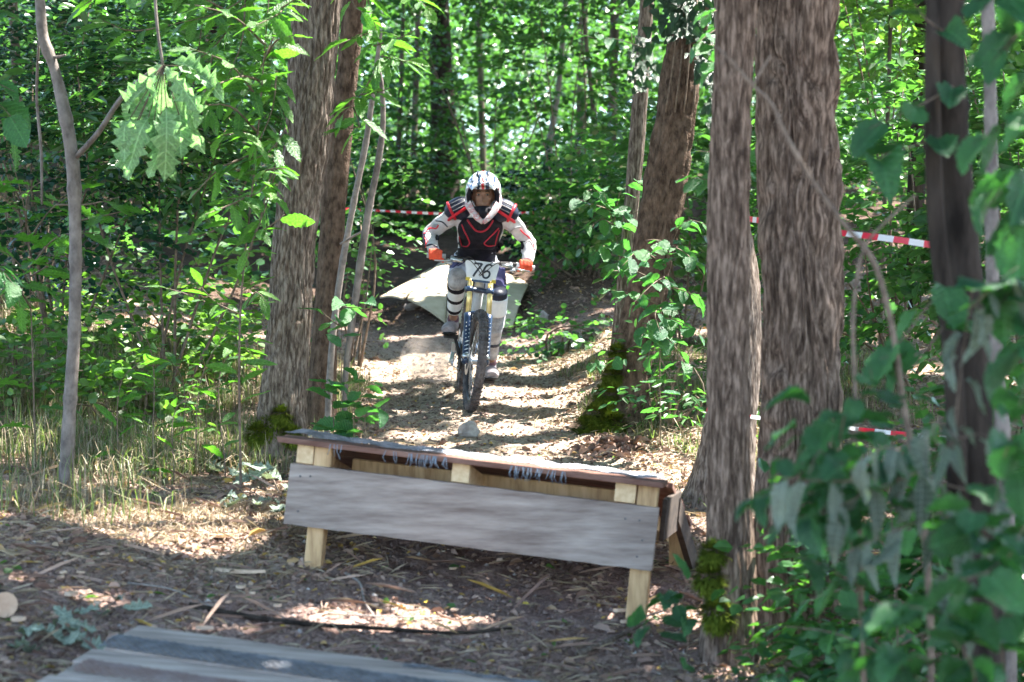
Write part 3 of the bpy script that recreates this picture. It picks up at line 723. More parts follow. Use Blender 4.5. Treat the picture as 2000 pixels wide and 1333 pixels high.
# ragged ends of the netting hanging over the front edge
mb = MB()
for k in range(120):
    x = random.uniform(.18, 1.40)
    if .70 < x < .79: continue
    if math.sin(x*13) + .6*math.sin(x*31+1) < -.1: continue
    y = -.02; z = .085; pts = [Vector((x, y, z+.02)), Vector((x + random.uniform(-.01,.01), y-.008, z-.01))]
    pts.append(pts[-1] + Vector((random.uniform(-.015,.015), .01, -random.uniform(.008, .030))))
    mb.tube(pts, .0015, n=3)
tag(mb.build('wire_ends', M_steelwire, jump, M=MJ), kind='stuff')

# ------------------------------------------------------------------ landing deck in the foreground
o2 = P(270, 1220, 6.7)
ML = Matrix.Translation(o2) @ Matrix.Rotation(YAW, 4, 'Z') @ Matrix.Rotation(ROLL, 4, 'Y') @ Matrix.Rotation(math.radians(5.7), 4, 'X')
land = empty("landing_deck", (o2.x+.8, o2.y-.7, gz(o2.x+.8, o2.y-.7)), "low landing deck of grey planks and wire netting at the bottom of the picture", "ramp")
edges = [0, .150, .165, .315, .33, .48, .495, .645, .66, .81, .825, .975, .99, 1.14, 1.155, 1.30]
for k in range(8):
    a, b = edges[2*k], edges[2*k+1]; st = .0 if k == 0 else random.uniform(-.02, .03)
    mb = MB(); mb.box((st, -b, -.026), (2.35, -a, 0), jit=.003)
    mb.build('plank', M_deckg, land, M=ML, bevel=.003)
for x0 in (.05, 1.0, 1.95):
    mb = MB(); mb.box((x0, -1.33, -.10), (x0+.07, .0, -.027)); mb.build('joist', M_fresh, land, M=ML, bevel=.003)
mb = MB(); mb.box((-.05, -.40, -.075), (.10, -.335, -.029), jit=.004); mb.build('beam_end', M_fresh_end, land, M=ML, bevel=.004)
for x0, y0 in ((.1, -.1), (2.2, -.1), (.1, -1.2), (2.2, -1.2)):
    c = ML @ Vector((x0, y0, 0)); mb = MB(); mb.box((x0-.035, y0-.035, gz(c.x, c.y)-.06-c.z), (x0+.035, y0+.035, -.101)); mb.build('leg', M_fresh, land, M=ML)
for a, b, x0, mt, sd in ((.162, .315, .0, M_wire, 1), (.47, .60, .02, M_wire_rust, 2), (.76, .92, .02, M_wire, 3), (1.06, 1.2, .02, M_wire_rust, 4)):
    wire('wire_mesh', x0, 2.3, -b, -a, .032, lambda x, y, a=a, b=b:   .006 + .007*math.sin(math.pi*max(0, min(1, (-y-a)/(b-a)))) + .0012*math.sin(x*40), ML, land, mt, r=.0032, seed=sd)
wire('wire_mesh', .95, 2.3, -.055, -.015, .018, lambda x, y: .005 + .003*math.sin(x*50), ML, land, M_wire, r=.002)

# ------------------------------------------------------------------ plywood over the dirt mound behind the rider
M_ply = mk("plywood", (.42,.345,.24), (.56,.48,.35), scale=(5,5,5), rough=.7, bump=.1, spec=.2, detail=9)
ply = empty("plywood_ramp", G(900, 17.6), "tan plywood sheets laid over the dirt mound behind the rider", "ramp")
def sheet(c4, n=12, th=.018, bul=.0, name='plywood_sheet'):
    """four corners (bl, br, tr, tl) as points; a bent sheet with thickness"""
    mb = MB(); top = []
    for j in range(n+1):
        for i in range(n+1):
            u, v = i/n, j/n
            p = (c4[0]*(1-u) + c4[1]*u)*(1-v) + (c4[3]*(1-u) + c4[2]*u)*v
            p = p + Vector((0, 0, bul*math.sin(math.pi*v)*1.0 + .02*math.sin(math.pi*u)))
            top.append(p)
    bot = [p - Vector((0, 0, th)) for p in top]; mb.v = top + bot; N = (n+1)**2; mb.n = 2*N
    for j in range(n):
        for i in range(n):
            a = j*(n+1)+i; mb.f.append((a, a+1, a+n+2, a+n+1)); mb.f.append((N+a, N+a+n+1, N+a+n+2, N+a+1))
    rim = [i for i in range(n+1)] + [(j+1)*(n+1)-1 for j in range(1, n+1)] + [n*(n+1)+i for i in range(n-1, -1, -1)] + [j*(n+1) for j in range(n-1, 0, -1)]
    for a, b in zip(rim, rim[1:] + rim[:1]): mb.f.append((a, N+a, N+b, b))
    mb.m = [0]*len(mb.f); return mb.build(name, M_ply, ply)
sheet([P(872, 628, 18.25), P(1000, 640, 18.1), P(1034, 552, 19.9), P(880, 503, 20.9)], bul=.05)
sheet([P(796, 583, 19.0), P(870, 629, 18.3), P(878, 505, 20.8), P(843, 527, 20.5)], bul=.05)
sheet([P(742, 580, 19.4), P(788, 583, 19.05), P(844, 524, 20.55), P(836, 532, 20.5)], bul=.01)
# ------------------------------------------------------------------ the bicycle (forward is -Y in its own frame)
M_black = mk("rubber_black", (.02,.02,.022), (.06,.055,.055), scale=(20,20,20), rough=.8, spec=.3)
M_tyre = mk("tyre_dusty", (.05,.047,.05), (.16,.145,.15), scale=(14,14,14), rough=.9, spec=.2)
M_rim = mk("rim_dark", (.05,.05,.06), rough=.35, metal=.7)
M_steel = mk("steel_bright", (.55,.57,.6), rough=.3, metal=.9)
M_gold = mk("stanchion_gold", (.75,.58,.22), (.85,.68,.32), rough=.22, metal=.35, coat=.3)
M_navy = mk("fork_navy", (.008,.020,.055), (.022,.045,.10), scale=(10,10,10), rough=.3, coat=.4)
M_white = mk("paint_white", (.62,.65,.70), (.80,.82,.85), scale=(8,8,8), rough=.45)
M_frame = mk("frame_grey", (.35,.36,.38), (.5,.5,.52), rough=.35, coat=.3)
M_print = mk("print_black", (.03,.04,.06), rough=.6)
M_yel = mk("sticker_yellow", (.65,.48,.05), rough=.5)
f0 = P(919, 801, 13.1); f0.z = gz(f0.x, f0.y) + .0
MBK = Matrix.Translation(f0) @ Matrix.Rotation(math.radians(4.5), 4, 'Z') @ Matrix.Rotation(math.radians(5.8), 4, 'X') @ Matrix.Rotation(math.radians(5.0), 4, 'Y')
AX = Vector((0, 0, .345)); HA = Vector((0, .438, .899))
MST = MBK @ (Matrix.Translation(Vector((0,.25,.85))) @ Matrix.Rotation(math.radians(4.0), 4, HA) @ Matrix.Translation(-Vector((0,.25,.85))))
bike = empty("mountain_bike", f0, "downhill mountain bike with gold fork stanchions and a white number plate, ridden towards the camera", "bicycle")
def wheel(centre, M):
    w = MB(); w_name = 'wheel'
    hub = MB(); hub.tube([centre + Vector((-.05,0,0)), centre + Vector((.05,0,0))], .026, n=12)
    for s in (-1, 1): hub.tube([centre + Vector((s*.028,0,0)), centre + Vector((s*.036,0,0))], .036, n=12)
    root = hub.build('wheel', M_steel, bike, smooth=False, M=M)
    t = MB(); N, K = 64, 12; r0 = .345-.030; v = []
    for i in range(N):
        a = 2*math.pi*i/N
        for k in range(K):
            b = 2*math.pi*k/K; rr = r0 + .030*math.cos(b); v.append(centre + Vector((.031*math.sin(b), rr*math.sin(a), rr*math.cos(a))))
    t.add(v, [(i*K+k, ((i+1) % N)*K+k, ((i+1) % N)*K+(k+1) % K, i*K+(k+1) % K) for i in range(N) for k in range(K)])
    for i in range(64):      # tread blocks
        a = 2*math.pi*(i+.5)/64
        for x, w_, off in ((-.024,.011,.5),(.024,.011,.5),(-.008,.010,0),(.008,.010,0)):
            aa = a + off*.05; b = math.asin(max(-1, min(1, x/.031))); rr = r0 + .030*math.cos(b)
            c = centre + Vector((x, rr*math.sin(aa), rr*math.cos(aa)))
            Mk = Matrix.Translation(c) @ Matrix.Rotation(-aa, 4, 'X') @ Matrix.Rotation(b, 4, 'Y')
            t.box((-w_/2, -.008, -.002), (w_/2, .008, .007), M=Mk)
    put(t.build('tyre', M_tyre, None, smooth=False, M=M), root)
    r = MB(); v = []; prof = [(-.014,.285),(-.014,.270),(-.006,.262),(.006,.262),(.014,.270),(.014,.285)]
    for i in range(N):
        a = 2*math.pi*i/N
        for x, rr in prof: v.append(centre + Vector((x, rr*math.sin(a), rr*math.cos(a))))
    K = len(prof); r.add(v, [(i*K+k, ((i+1) % N)*K+k, ((i+1) % N)*K+(k+1) % K, i*K+(k+1) % K) for i in range(N) for k in range(K)])
    for i in (0, 1, 2): pass
    put(r.build('rim', M_rim, None, M=M), root)
    s_ = MB()
    for i in range(32):
        a = 2*math.pi*i/32; sx = .033 if i % 2 else -.033; a2 = a + (.5 if (i//2) % 2 else -.5)
        s_.tube([centre + Vector((sx, .034*math.sin(a2), .034*math.cos(a2))), centre + Vector((0, .265*math.sin(a), .265*math.cos(a)))], .0014, n=3)
    put(s_.build('spokes', M_steel, None, M=M), root)
    dsc = MB(); v = []
    for i in range(32):
        a = 2*math.pi*i/32
        for rr, x in ((.065,-.055),(.10,-.055),(.10,-.052),(.065,-.052)): v.append(centre + Vector((x, rr*math.sin(a), rr*math.cos(a))))
    dsc.add(v, [(i*4+k, ((i+1) % 32)*4+k, ((i+1) % 32)*4+(k+1) % 4, i*4+(k+1) % 4) for i in range(32) for k in range(4)])
    put(dsc.build('brake_disc', M_steel, None, M=M), root)
    return root
wheel(AX, MST); wheel(Vector((0, 1.18, .345)), MBK)
def bp(name, fn, mat, M=MBK, smooth=True, label=None):
    mb = MB(); fn(mb); o = mb.build(name, mat, bike, smooth=smooth, M=M)
    if label: tag(o, label)
    return o
for sx in (-1, 1):
    x = .070*sx; a0 = AX + Vector((x, -.01, 0))
    bp('fork_lower', lambda m: (m.tube([a0 - HA*.02, a0 + HA*.05, a0 + HA*.30, a0 + HA*.335], [.022,.024,.0275,.029], n=14), m.ball(a0, (.02,.03,.03), 10, 6)), M_navy, MST)
    bp('stanchion', lambda m: m.tube([a0 + HA*.33, a0 + HA*.66], .0185, n=14), M_gold, MST)
    # slanted white lettering strokes down each lower leg
    mb = MB()
    for k in range(9):
        c = a0 + HA*(.055 + .028*k) + Vector((0, -.0275, 0))
        s = Vector((1, 0, 0)); u = (HA + Vector((.55, 0, 0))).normalized()
        q = [c - s*.012 - u*.009, c + s*.004 - u*.009 + HA*.002, c + s*.012 + u*.008, c - s*.004 + u*.008]
        mb.add(q + [p + Vector((0, .006, 0)) for p in q], [(0,1,2,3),(4,7,6,5),(0,4,5,1),(1,5,6,2),(2,6,7,3),(3,7,4,0)])
    mb.build('lettering', M_white, bike, M=MST)
    bp('fork_guard', lambda m: m.tube([a0 + HA*.03 + Vector((0,-.03,0)), a0 + HA*.03 + Vector((0,.02,0))], .024, n=10), M_steel, MST)
bp('front_axle', lambda m: m.tube([AX - Vector((.095,0,0)), AX + Vector((.095,0,0))], .011, n=10), M_steel, MST)
for dist, w in ((.51, .100), (.64, .096)):
    c = AX + HA*dist
    def crown(m, c=c, w=w):
        m.tube([c + Vector((-w*.95, 0, 0)), c + Vector((-w*.5, .02, 0)), c + Vector((0, .045, 0)), c + Vector((w*.5, .02, 0)), c + Vector((w*.95, 0, 0))], [.024,.017,.02,.017,.024], n=10)
        for s in (-1, 1): m.tube([c + Vector((s*.070, -.01, 0)) - HA*.018, c + Vector((s*.070, -.01, 0)) + HA*.018], .027, n=14)
    bp('fork_crown', crown, M_steel if dist > .6 else M_navy, MST)
bp('fork_arch', lambda m: m.tube([AX + HA*.335 + Vector((x, -.012 - .02*math.cos(x*20), .018*math.cos(x/.07*1.4))) for x in np.linspace(-.07, .07, 9)], .011, n=8), M_navy, MST)
bp('head_tube', lambda m: m.tube([AX + HA*.525 + Vector((0,.05,0)), AX + HA*.63 + Vector((0,.05,0))], .03, n=14), M_frame)
bp('stem', lambda m: (m.tube([AX + HA*.65 + Vector((0,.05,0)), AX + HA*.70 + Vector((0,-.005,0))], [.026,.022], n=10), m.ball(AX + HA*.675 + Vector((0, .05, 0)), (.034,.034,.02), 12, 6)), M_steel, MST)
BC = AX + HA*.70 + Vector((0, -.005, 0))
barp = [BC + Vector(p) for p in ((-.375,.055,.020),(-.25,.04,.028),(-.12,.012,.022),(-.05,0,0),(.05,0,0),(.12,.012,.022),(.25,.04,.028),(.375,.055,.020))]
bp('handlebar', lambda m: m.tube([Vector(q) for q in catmull([tuple(p) for p in barp], 30)], .0135, n=10), M_black, MST)
for s in (-1, 1):
    g0, g1 = BC + Vector((s*.245,.04,.028)), BC + Vector((s*.375,.055,.020))
    bp('grip', lambda m: m.tube([g0, g1], .0175, n=12), M_white if s > 0 else M_frame, MST)
    bp('brake_lever', lambda m: (m.tube([BC + Vector((s*.20,.03,.028)), BC + Vector((s*.205,-.01,.012))], [.018,.014], n=8),
        m.tube([BC + Vector((s*.205,-.012,.01)), BC + Vector((s*.25,-.045,.002)), BC + Vector((s*.33,-.045,-.002))], [.008,.006,.005], n=6),
        m.tube([BC + Vector((s*.13,.0,.012)), BC + Vector((s*.20,-.008,.016))], [.013,.015], n=8),
        m.ball(BC + Vector((s*.22,-.005,-.012)), (.022,.018,.015), 8, 6)), M_steel, MST)
def cabs(m):
    for s in (-1, 1):
        for k in range(2):
            pts = [BC + Vector((s*.14,-.01,.012)), BC + Vector((s*.10,-.07,.05-.02*k)), BC + Vector((s*.02,-.085,-.01-.03*k)), BC + Vector((-s*.03,-.05,-.10)), BC + Vector((-s*.04,.0,-.17))]
            m.tube([Vector(q) for q in catmull([tuple(p) for p in pts], 16)], .0028, n=5)
bp('cables', cabs, M_black, MST)
# number plate with its number
Mp = MST @ Matrix.Translation(BC + Vector((0, -.062, -.035))) @ Matrix.Rotation(math.radians(-14), 4, 'X')
mb = MB(); W, H = .118, .066; out = []
for sx, sz in ((1,1),(-1,1),(-1,-1),(1,-1)):
    for k in range(5):
        a = math.atan2(sz, sx); a0_ = {(1,1):0,(-1,1):90,(-1,-1):180,(1,-1):270}[(sx,sz)]; b = math.radians(a0_ + k*22.5); ww = W*(1 if sz > 0 else .86)
        out.append(((ww-.02)*sx + .02*math.cos(b), (H-.02)*sz + .02*math.sin(b)))
n = len(out); cv = lambda x: .25*x*x
mb.v = [(x, cv(x)-.001, z) for x, z in out] + [(x, cv(x)+.002, z) for x, z in out]; mb.n = 2*n
mb.f = [tuple(range(n))[::-1], tuple(range(n, 2*n))] + [(i, (i+1) % n, n+(i+1) % n, n+i) for i in range(n)]; mb.m = [0]*len(mb.f)
plate = mb.build('number_plate', M_white, bike, M=Mp)
def stroke(mb, pts, w, zoff=-.0035):
    """flat printed stroke in the plate's plane"""
    pts = [Vector(((x + z*.16)*.86, 0, z*.80)) for x, z in pts]
    L, Rr = [], []
    for i, p in enumerate(pts):
        t = (pts[min(i+1, len(pts)-1)] - pts[max(i-1, 0)]).normalized(); s = Vector((-t.z, 0, t.x))*w/2
        for lst, q in ((L, p + s), (Rr, p - s)): lst.append(Vector((q.x, cv(q.x)+zoff, q.z)))
    k = len(pts); mb.add(L + Rr, [(i, i+1, k+i+1, k+i) for i in range(k-1)])
mb = MB()
seven = [(-.075,.056),(-.055,.058),(-.03,.058),(-.012,.058)]
stroke(mb, seven, .014); stroke(mb, [(-.0115,.062),(-.022,.030),(-.036,0),(-.048,-.03),(-.056,-.058)], .014)
six = [(.070,.050),(.052,.060),(.030,.052),(.018,.025),(.014,-.005),(.016,-.035),(.030,-.056),(.052,-.058),(.066,-.042),(.068,-.020),(.056,-.002),(.036,.0),(.020,-.014)]
sc = catmull([(a, 0, b) for a, b in six], 40); stroke(mb, [(q[0], q[2]) for q in sc], .0135)
put(mb.build('number', M_print, None, M=Mp), plate)
mb = MB()
for x in (-.092, .088): mb.box((x-.014, cv(x)-.006, -.078), (x+.014, cv(x)-.004, -.055))
put(mb.build('sticker', M_yel, None, M=Mp), plate)
mb = MB(); mb.box((-.066, -.0045, -.082), (.062, -.0025, -.067)); put(mb.build('sponsor_strip', M_navy, None, M=Mp), plate)
# frame
HT, HB, BB, RA = AX + HA*.62 + Vector((0,.05,0)), AX + HA*.53 + Vector((0,.05,0)), Vector((0,.70,.285)), Vector((0,1.18,.345))
ST = Vector((0,.80,.66))
bp('frame', lambda m: (m.tube([HB, (HB+BB)/2 + Vector((0,-.03,-.03)), BB], [.032,.036,.036], n=12), m.tube([HT, (HT+ST)/2 + Vector((0,0,-.05)), ST], [.026,.024,.020], n=12),
    m.tube([BB, Vector((0,.75,.45)), ST], [.03,.026,.02], n=12), m.ball(BB, (.045,.035,.035), 12, 8)), M_frame)
bp('swing_arm', lambda m: [m.tube([BB + Vector((s*.03,.03,.03)), Vector((s*.06,.95,.36)), RA + Vector((s*.07,0,0))], [.018,.016,.016], n=8) or m.tube([ST + Vector((s*.03,-.02,-.08)), RA + Vector((s*.07,0,.02))], .012, n=8) for s in (-1, 1)], M_navy)
def coil(m):
    a, b = Vector((0,.62,.42)), Vector((0,.74,.56)); m.tube([a, b], .012, n=8)
    d = (b-a).normalized(); u = Vector((1,0,0)); w = d.cross(u)
    m.tube([a.lerp(b, t/60) + (u*math.cos(t*.7) + w*math.sin(t*.7))*.026 for t in range(61)], .004, n=5)
bp('shock', coil, M_steel)
bp('seat_post', lambda m: m.tube([ST, Vector((0,.86,.76))], .014, n=10), M_black)
bp('saddle', lambda m: m.tube([Vector((0,.72,.79)), Vector((0,.80,.785)), Vector((0,.92,.79)), Vector((0,.98,.80))], [.02,.03,.065,.06], n=12, side=(1,0,0), rb=[.012,.018,.022,.018]), M_black)
PL, PR = BB + Vector((-.135, .10, .137)), BB + Vector((.135, -.10, -.137))
bp('crank_arm', lambda m: m.tube([BB + Vector((-.06,0,0)), PL + Vector((.03,0,0))], [.015,.011], n=8), M_black)
bp('crank_arm', lambda m: m.tube([BB + Vector((.06,0,0)), PR + Vector((-.03,0,0))], [.015,.011], n=8), M_black)
bp('chainring', lambda m: (m.tube([BB + Vector((-.05,0,0)), BB + Vector((-.045,0,0))], .085, n=32), m.tube([BB + Vector((-.062,0,0)), BB + Vector((-.056,0,0))], .10, n=32)), M_black, smooth=False)
for pp, s in ((PL, -1), (PR, 1)): bp('pedal', lambda m: m.box((pp.x-.05, pp.y-.05, pp.z-.011), (pp.x+.05, pp.y+.05, pp.z+.009)), M_black, smooth=False)
bp('derailleur', lambda m: (m.box((-.10, 1.15, .26), (-.075, 1.21, .34)), m.tube([Vector((-.085,1.17,.28)), Vector((-.10,1.11,.20))], .016, n=8), m.tube([Vector((-.10,1.10,.20)), Vector((-.085,1.10,.20))], .024, n=12)), M_steel, smooth=False)
bp('chain', lambda m: m.tube([BB + Vector((-.05,0,.085)), RA + Vector((-.045,0,.04)), RA + Vector((-.045,.04,0)), RA + Vector((-.045,0,-.04)), Vector((-.09,1.10,.18)), BB + Vector((-.05,0,-.085))], .004, n=4), M_steel)

# ------------------------------------------------------------------ the rider
M_skin = mk("skin", (.27,.145,.095), (.34,.19,.13), scale=(12,12,12), rough=.55, spec=.35)
M_wfab = mk("fabric_white", (.50,.50,.52), (.70,.70,.72), (.62,.62,.64), scale=(14,14,14), rough=.85, bump=.35, bscale=(25,25,25), spec=.15, bdist=.02)
M_bfab = mk("fabric_black", (.006,.006,.010), (.018,.017,.026), scale=(14,14,14), rough=.8, bump=.35, bscale=(40,40,40), spec=.25, bdist=.012)
M_armor = mk("armor_black", (.008,.007,.011), (.022,.018,.026), scale=(30,30,30), rough=.65, bump=.3, spec=.2)
M_blueb = mk("armor_navy", (.009,.014,.034), (.022,.03,.06), scale=(20,20,20), rough=.45, spec=.35)
M_red = mk("piping_red", (.62,.015,.035), (.75,.03,.05), rough=.45)
M_redd = mk("piping_dark_red", (.36,.012,.03), (.48,.02,.045), rough=.5)
M_orange = mk("glove_orange", (.78,.075,.03), (.92,.13,.06), scale=(30,30,30), rough=.7, bump=.3)
M_trw = mk("trousers_white", (.52,.54,.68), (.70,.72,.82), scale=(9,9,9), rough=.85, bump=.3, bdist=.02)
M_indigo = mk("trousers_indigo", (.05,.045,.14), (.11,.10,.24), scale=(12,12,12), rough=.85)
M_guard = mk("guard_grey", (.22,.22,.24), (.48,.48,.51), (.36,.36,.38), scale=(18,18,18), rough=.75, bump=.3)
M_guardw = mk("guard_white", (.68,.73,.80), (.80,.85,.90), scale=(18,18,18), rough=.6)
M_shoe = mk("shoe_suede", (.22,.19,.21), (.42,.38,.40), scale=(18,18,18), rough=.85, bump=.3)
M_sole = mk("shoe_sole", (.02,.02,.022), rough=.8)
M_sock = mk("sock_dark", (.10,.05,.07), (.16,.08,.10), rough=.9)
M_eye = mk("eye_dark", (.015,.012,.01), rough=.2)
M_eyew = mk("eye_white", (.22,.18,.16), rough=.3)

GL = MST @ ((BC + Vector((-.315,.048,.025)))); GR = MST @ ((BC + Vector((.315,.048,.025))))
hipc = P(927, 517, 13.98); waist = P(929, 490, 13.80); chest = P(937, 450, 13.60); neckb = P(941, 418, 13.50); headc = P(944, 379, 13.34)
shL, shR = P(893, 416, 13.56), P(988, 420, 13.56)
elL, elR = P(837, 456, 13.66), P(1033, 475, 13.66)
hjL, hjR = P(903, 522, 13.98), P(953, 524, 13.98)
knL, knR = P(893, 545, 13.56), P(971, 585, 13.48)
ftL = MBK @ (PL + Vector((0, 0, .012))); ftR = MBK @ (PR + Vector((.022, 0, .012)))
anL = ftL + Vector((.012, .10, .095)); anR = ftR + Vector((.0, .10, .095))
wrL, wrR = GL + Vector((-.012, .085, .030)), GR + Vector((.012, .085, .030))
person = empty("person", (f0.x-.05, f0.y+.6, gz(f0.x, f0.y+.6)), "rider in full face helmet, white armour jacket and orange gloves crouching on the bike", "person")
def torso(m, g=0.):
    X = Vector((1, .06, -.05))
    m.tube([hipc + Vector((0,.03,-.06)), hipc, waist, (waist+chest)/2, chest, (chest+neckb)/2, neckb], [.135+g, .145+g, .122+g, .138+g, .160+g, .155+g, .07+g], n=20, side=X, rb=[.10+g, .115+g, .10+g, .11+g, .12+g, .10+g, .06+g])
    m.tube([shL, (shL+shR)/2 + Vector((0,.02,.01)), shR], [.062+g, .085+g, .062+g], n=12)
def arm(m, sh, el, wr, g=0., hand=True):
    m.tube([sh, sh.lerp(el, .3), sh.lerp(el, .8), el, el.lerp(wr, .3), el.lerp(wr, .75), wr], [.062+g, .056+g, .045+g, .044+g, .046+g, .035+g, .029+g], n=12)
def legs(m, h, k, a, g=0.):
    m.tube([h, h.lerp(k, .3), h.lerp(k, .8), k, k.lerp(a, .3), k.lerp(a, .75), a], [.085+g, .085+g, .062+g, .057+g, .058+g, .042+g, .036+g], n=14)
# continuous body under the clothes
fc = headc + Vector((0, -.002, -.020))
b = MB(); torso(b, -.012); arm(b, shL, elL, wrL, -.008); arm(b, shR, elR, wrR, -.008); legs(b, hjL, knL, anL, -.008); legs(b, hjR, knR, anR, -.008)
b.tube([neckb, neckb.lerp(headc, .5), headc + Vector((0,.03,-.04))], [.06, .055, .058], n=14)
b.ball(headc + Vector((0, .012, .005)), (.072, .088, .105), 20, 14)
b.ball(headc + Vector((0, -.035, -.055)), (.052, .048, .052), 16, 10)      # jaw
b.tube([fc + Vector((0,-.075,.012)), fc + Vector((0,-.092,-.012)), fc + Vector((0,-.103,-.03)), fc + Vector((0,-.088,-.036))], [.007,.008,.012,.009], n=10)
for s in (-1, 1):
    b.tube([fc + Vector((s*.012,-.079,.030)), fc + Vector((s*.038,-.070,.033)), fc + Vector((s*.052,-.052,.026))], [.008,.010,.006], n=8)
    b.ball(fc + Vector((s*.036,-.058,-.018)), (.022,.022,.018), 10, 8)
    b.ball(fc + Vector((s*.071, .015, .0)), (.010,.022,.032), 10, 8)
    b.tube([fc + Vector((s*.022,-.078,-.063)), fc + Vector((0,-.086,-.062))], [.006,.009], n=8)
for an, ft in ((anL, ftL), (anR, ftR)): b.tube([an, an + Vector((0,-.03,-.05)), ft + Vector((0,-.07,.03))], [.032,.032,.025], n=10)
ms = fuse(b, .0095, 3); ms.materials.append(M_skin)
bo = bpy.data.objects.new('body', ms); COL.objects.link(bo); put(bo, person)
def part(name, fn, mat, vox=.011, sm=4, label=None):
    m = MB(); fn(m); q = fuse(m, vox, sm); q.materials.append(mat); o = bpy.data.objects.new(name, q); COL.objects.link(o); put(o, person)
    if label: tag(o, label)
    return o
def folds(me, amp, f):
    for v in me.vertices:
        n = mnoise.noise(Vector(v.co)*f + Vector((3, 1, 7))); v.co = v.co + v.normal*amp*n
jk = part('jacket', lambda m: (torso(m, .004), arm(m, shL, elL, wrL, .007), arm(m, shR, elR, wrR, .007)), M_wfab); folds(jk.data, .009, 17)
tr = part('trousers', lambda m: (legs(m, hjL, knL, knL.lerp(anL, .3), .008), legs(m, hjR, knR, knR.lerp(anR, .3), .008),
      m.tube([hipc + Vector((0,.05,-.06)), hipc + Vector((0,0,.03)), waist.lerp(hipc, .6)], [.15,.165,.150], n=18, side=(1,0,0), rb=[.12,.125,.11])), M_trw); folds(tr.data, .010, 14)
# patches that follow the surface below them
def bvh(o):
    me = o.data; return BVHTree.FromPolygons([v.co.copy() for v in me.vertices], [tuple(p.vertices) for p in me.polygons])
def hit(trees, px, py, off):
    o = Vector((0, 0, CZ)); d = (P(px, py, 10) - o).normalized(); best = None
    for t in trees:
        h = t.ray_cast(o, d)
        if h[0] is not None and (best is None or h[3] < best[3]): best = h
    if best is None: return None
    return best[0] + (Vector((0, -1, 0))*.6 + best[1]*.4 if best[1].dot(d) < 0 else Vector((0, -1, 0)))*off
def wrap(name, rows, mat, trees, nu=14, nv=14, th=.012, off=.004, parent=person, ribs=0, label=None):
    """rows: (py, px_left, px_right); a plate that follows the body under it"""
    rr = catmull([(r[0], r[1], r[2]) for r in rows], nv+1); top = []
    last = None
    for j in range(nv+1):
        y, xl, xr = rr[j]
        for i in range(nu+1):
            x = xl + (xr-xl)*i/nu; e = 1 - max(abs(2*i/nu-1), abs(2*j/nv-1))**4
            h = hit(trees, x, y + (rows[0][3] if len(rows[0]) > 3 else 0)*(i/nu), off + th*(.35+.65*e) + (ribs*(.5+.5*math.cos(j*math.pi)) if ribs else 0))
            if h is None: h = (last + Vector(((xr-xl)/nu/F*13.5, 0, 0))) if last is not None else P(x, y, 13.5)
            top.append(h); last = h
    n = nu+1; N = len(top); mb = MB(); mb.v = top + [p + Vector((0, th+.01, 0)) for p in top]; mb.n = 2*N
    for j in range(nv):
        for i in range(nu):
            a = j*n+i; mb.f.append((a, a+1, a+n+1, a+n)); mb.f.append((N+a, N+a+n, N+a+n+1, N+a+1))
    rim = list(range(n)) + [j*n+nu for j in range(1, nv+1)] + [nv*n+i for i in range(nu-1, -1, -1)] + [j*n for j in range(nv-1, 0, -1)]
    for a, c in zip(rim, rim[1:]+rim[:1]): mb.f.append((a, N+a, N+c, c))
    mb.m = [0]*len(mb.f); o = mb.build(name, mat, None, smooth=True)
    put(o, parent)
    if label: tag(o, label)
    return o
def piping(name, pts, mat, trees, r=.0065, off=.012, parent=person):
    c = catmull([(a, b_, 0) for a, b_ in pts], 22); q = [hit(trees, x, y, off) for x, y, _ in c]; q = [p for p in q if p is not None]
    mb = MB(); mb.tube(q, r, n=6); o = mb.build(name, mat, None, smooth=True); put(o, parent); return o
bj, bt = bvh(jk), bvh(tr)
blk = wrap('belt', [(474, 886, 971), (484, 885, 969), (496, 886, 968), (512, 888, 967)], M_bfab, [bj, bt], th=.010, nu=18)
plate_ = wrap('chest_armor', [(426, 910, 974), (438, 897, 981), (448, 895, 981), (462, 897, 976), (476, 897, 973), (488, 900, 969)], M_armor, [bj], nu=18, nv=18, th=.022)
bp_ = bvh(plate_)
ar = lambda pts, r=.0052: piping('red_piping', pts, M_redd, [bp_, bj], r=r, off=.004, parent=plate_)
ar([(913, 430), (922, 443), (932, 452), (940, 453), (950, 449), (959, 438), (963, 431)], .007)
ar([(902, 439), (907, 452), (914, 466), (917, 476), (912, 482), (904, 481)])
ar([(974, 446), (965, 456), (954, 467), (946, 477), (953, 481), (966, 480)])
ar([(902, 481), (899, 470), (897, 463)]); ar([(967, 480), (969, 470), (975, 450)], .005)
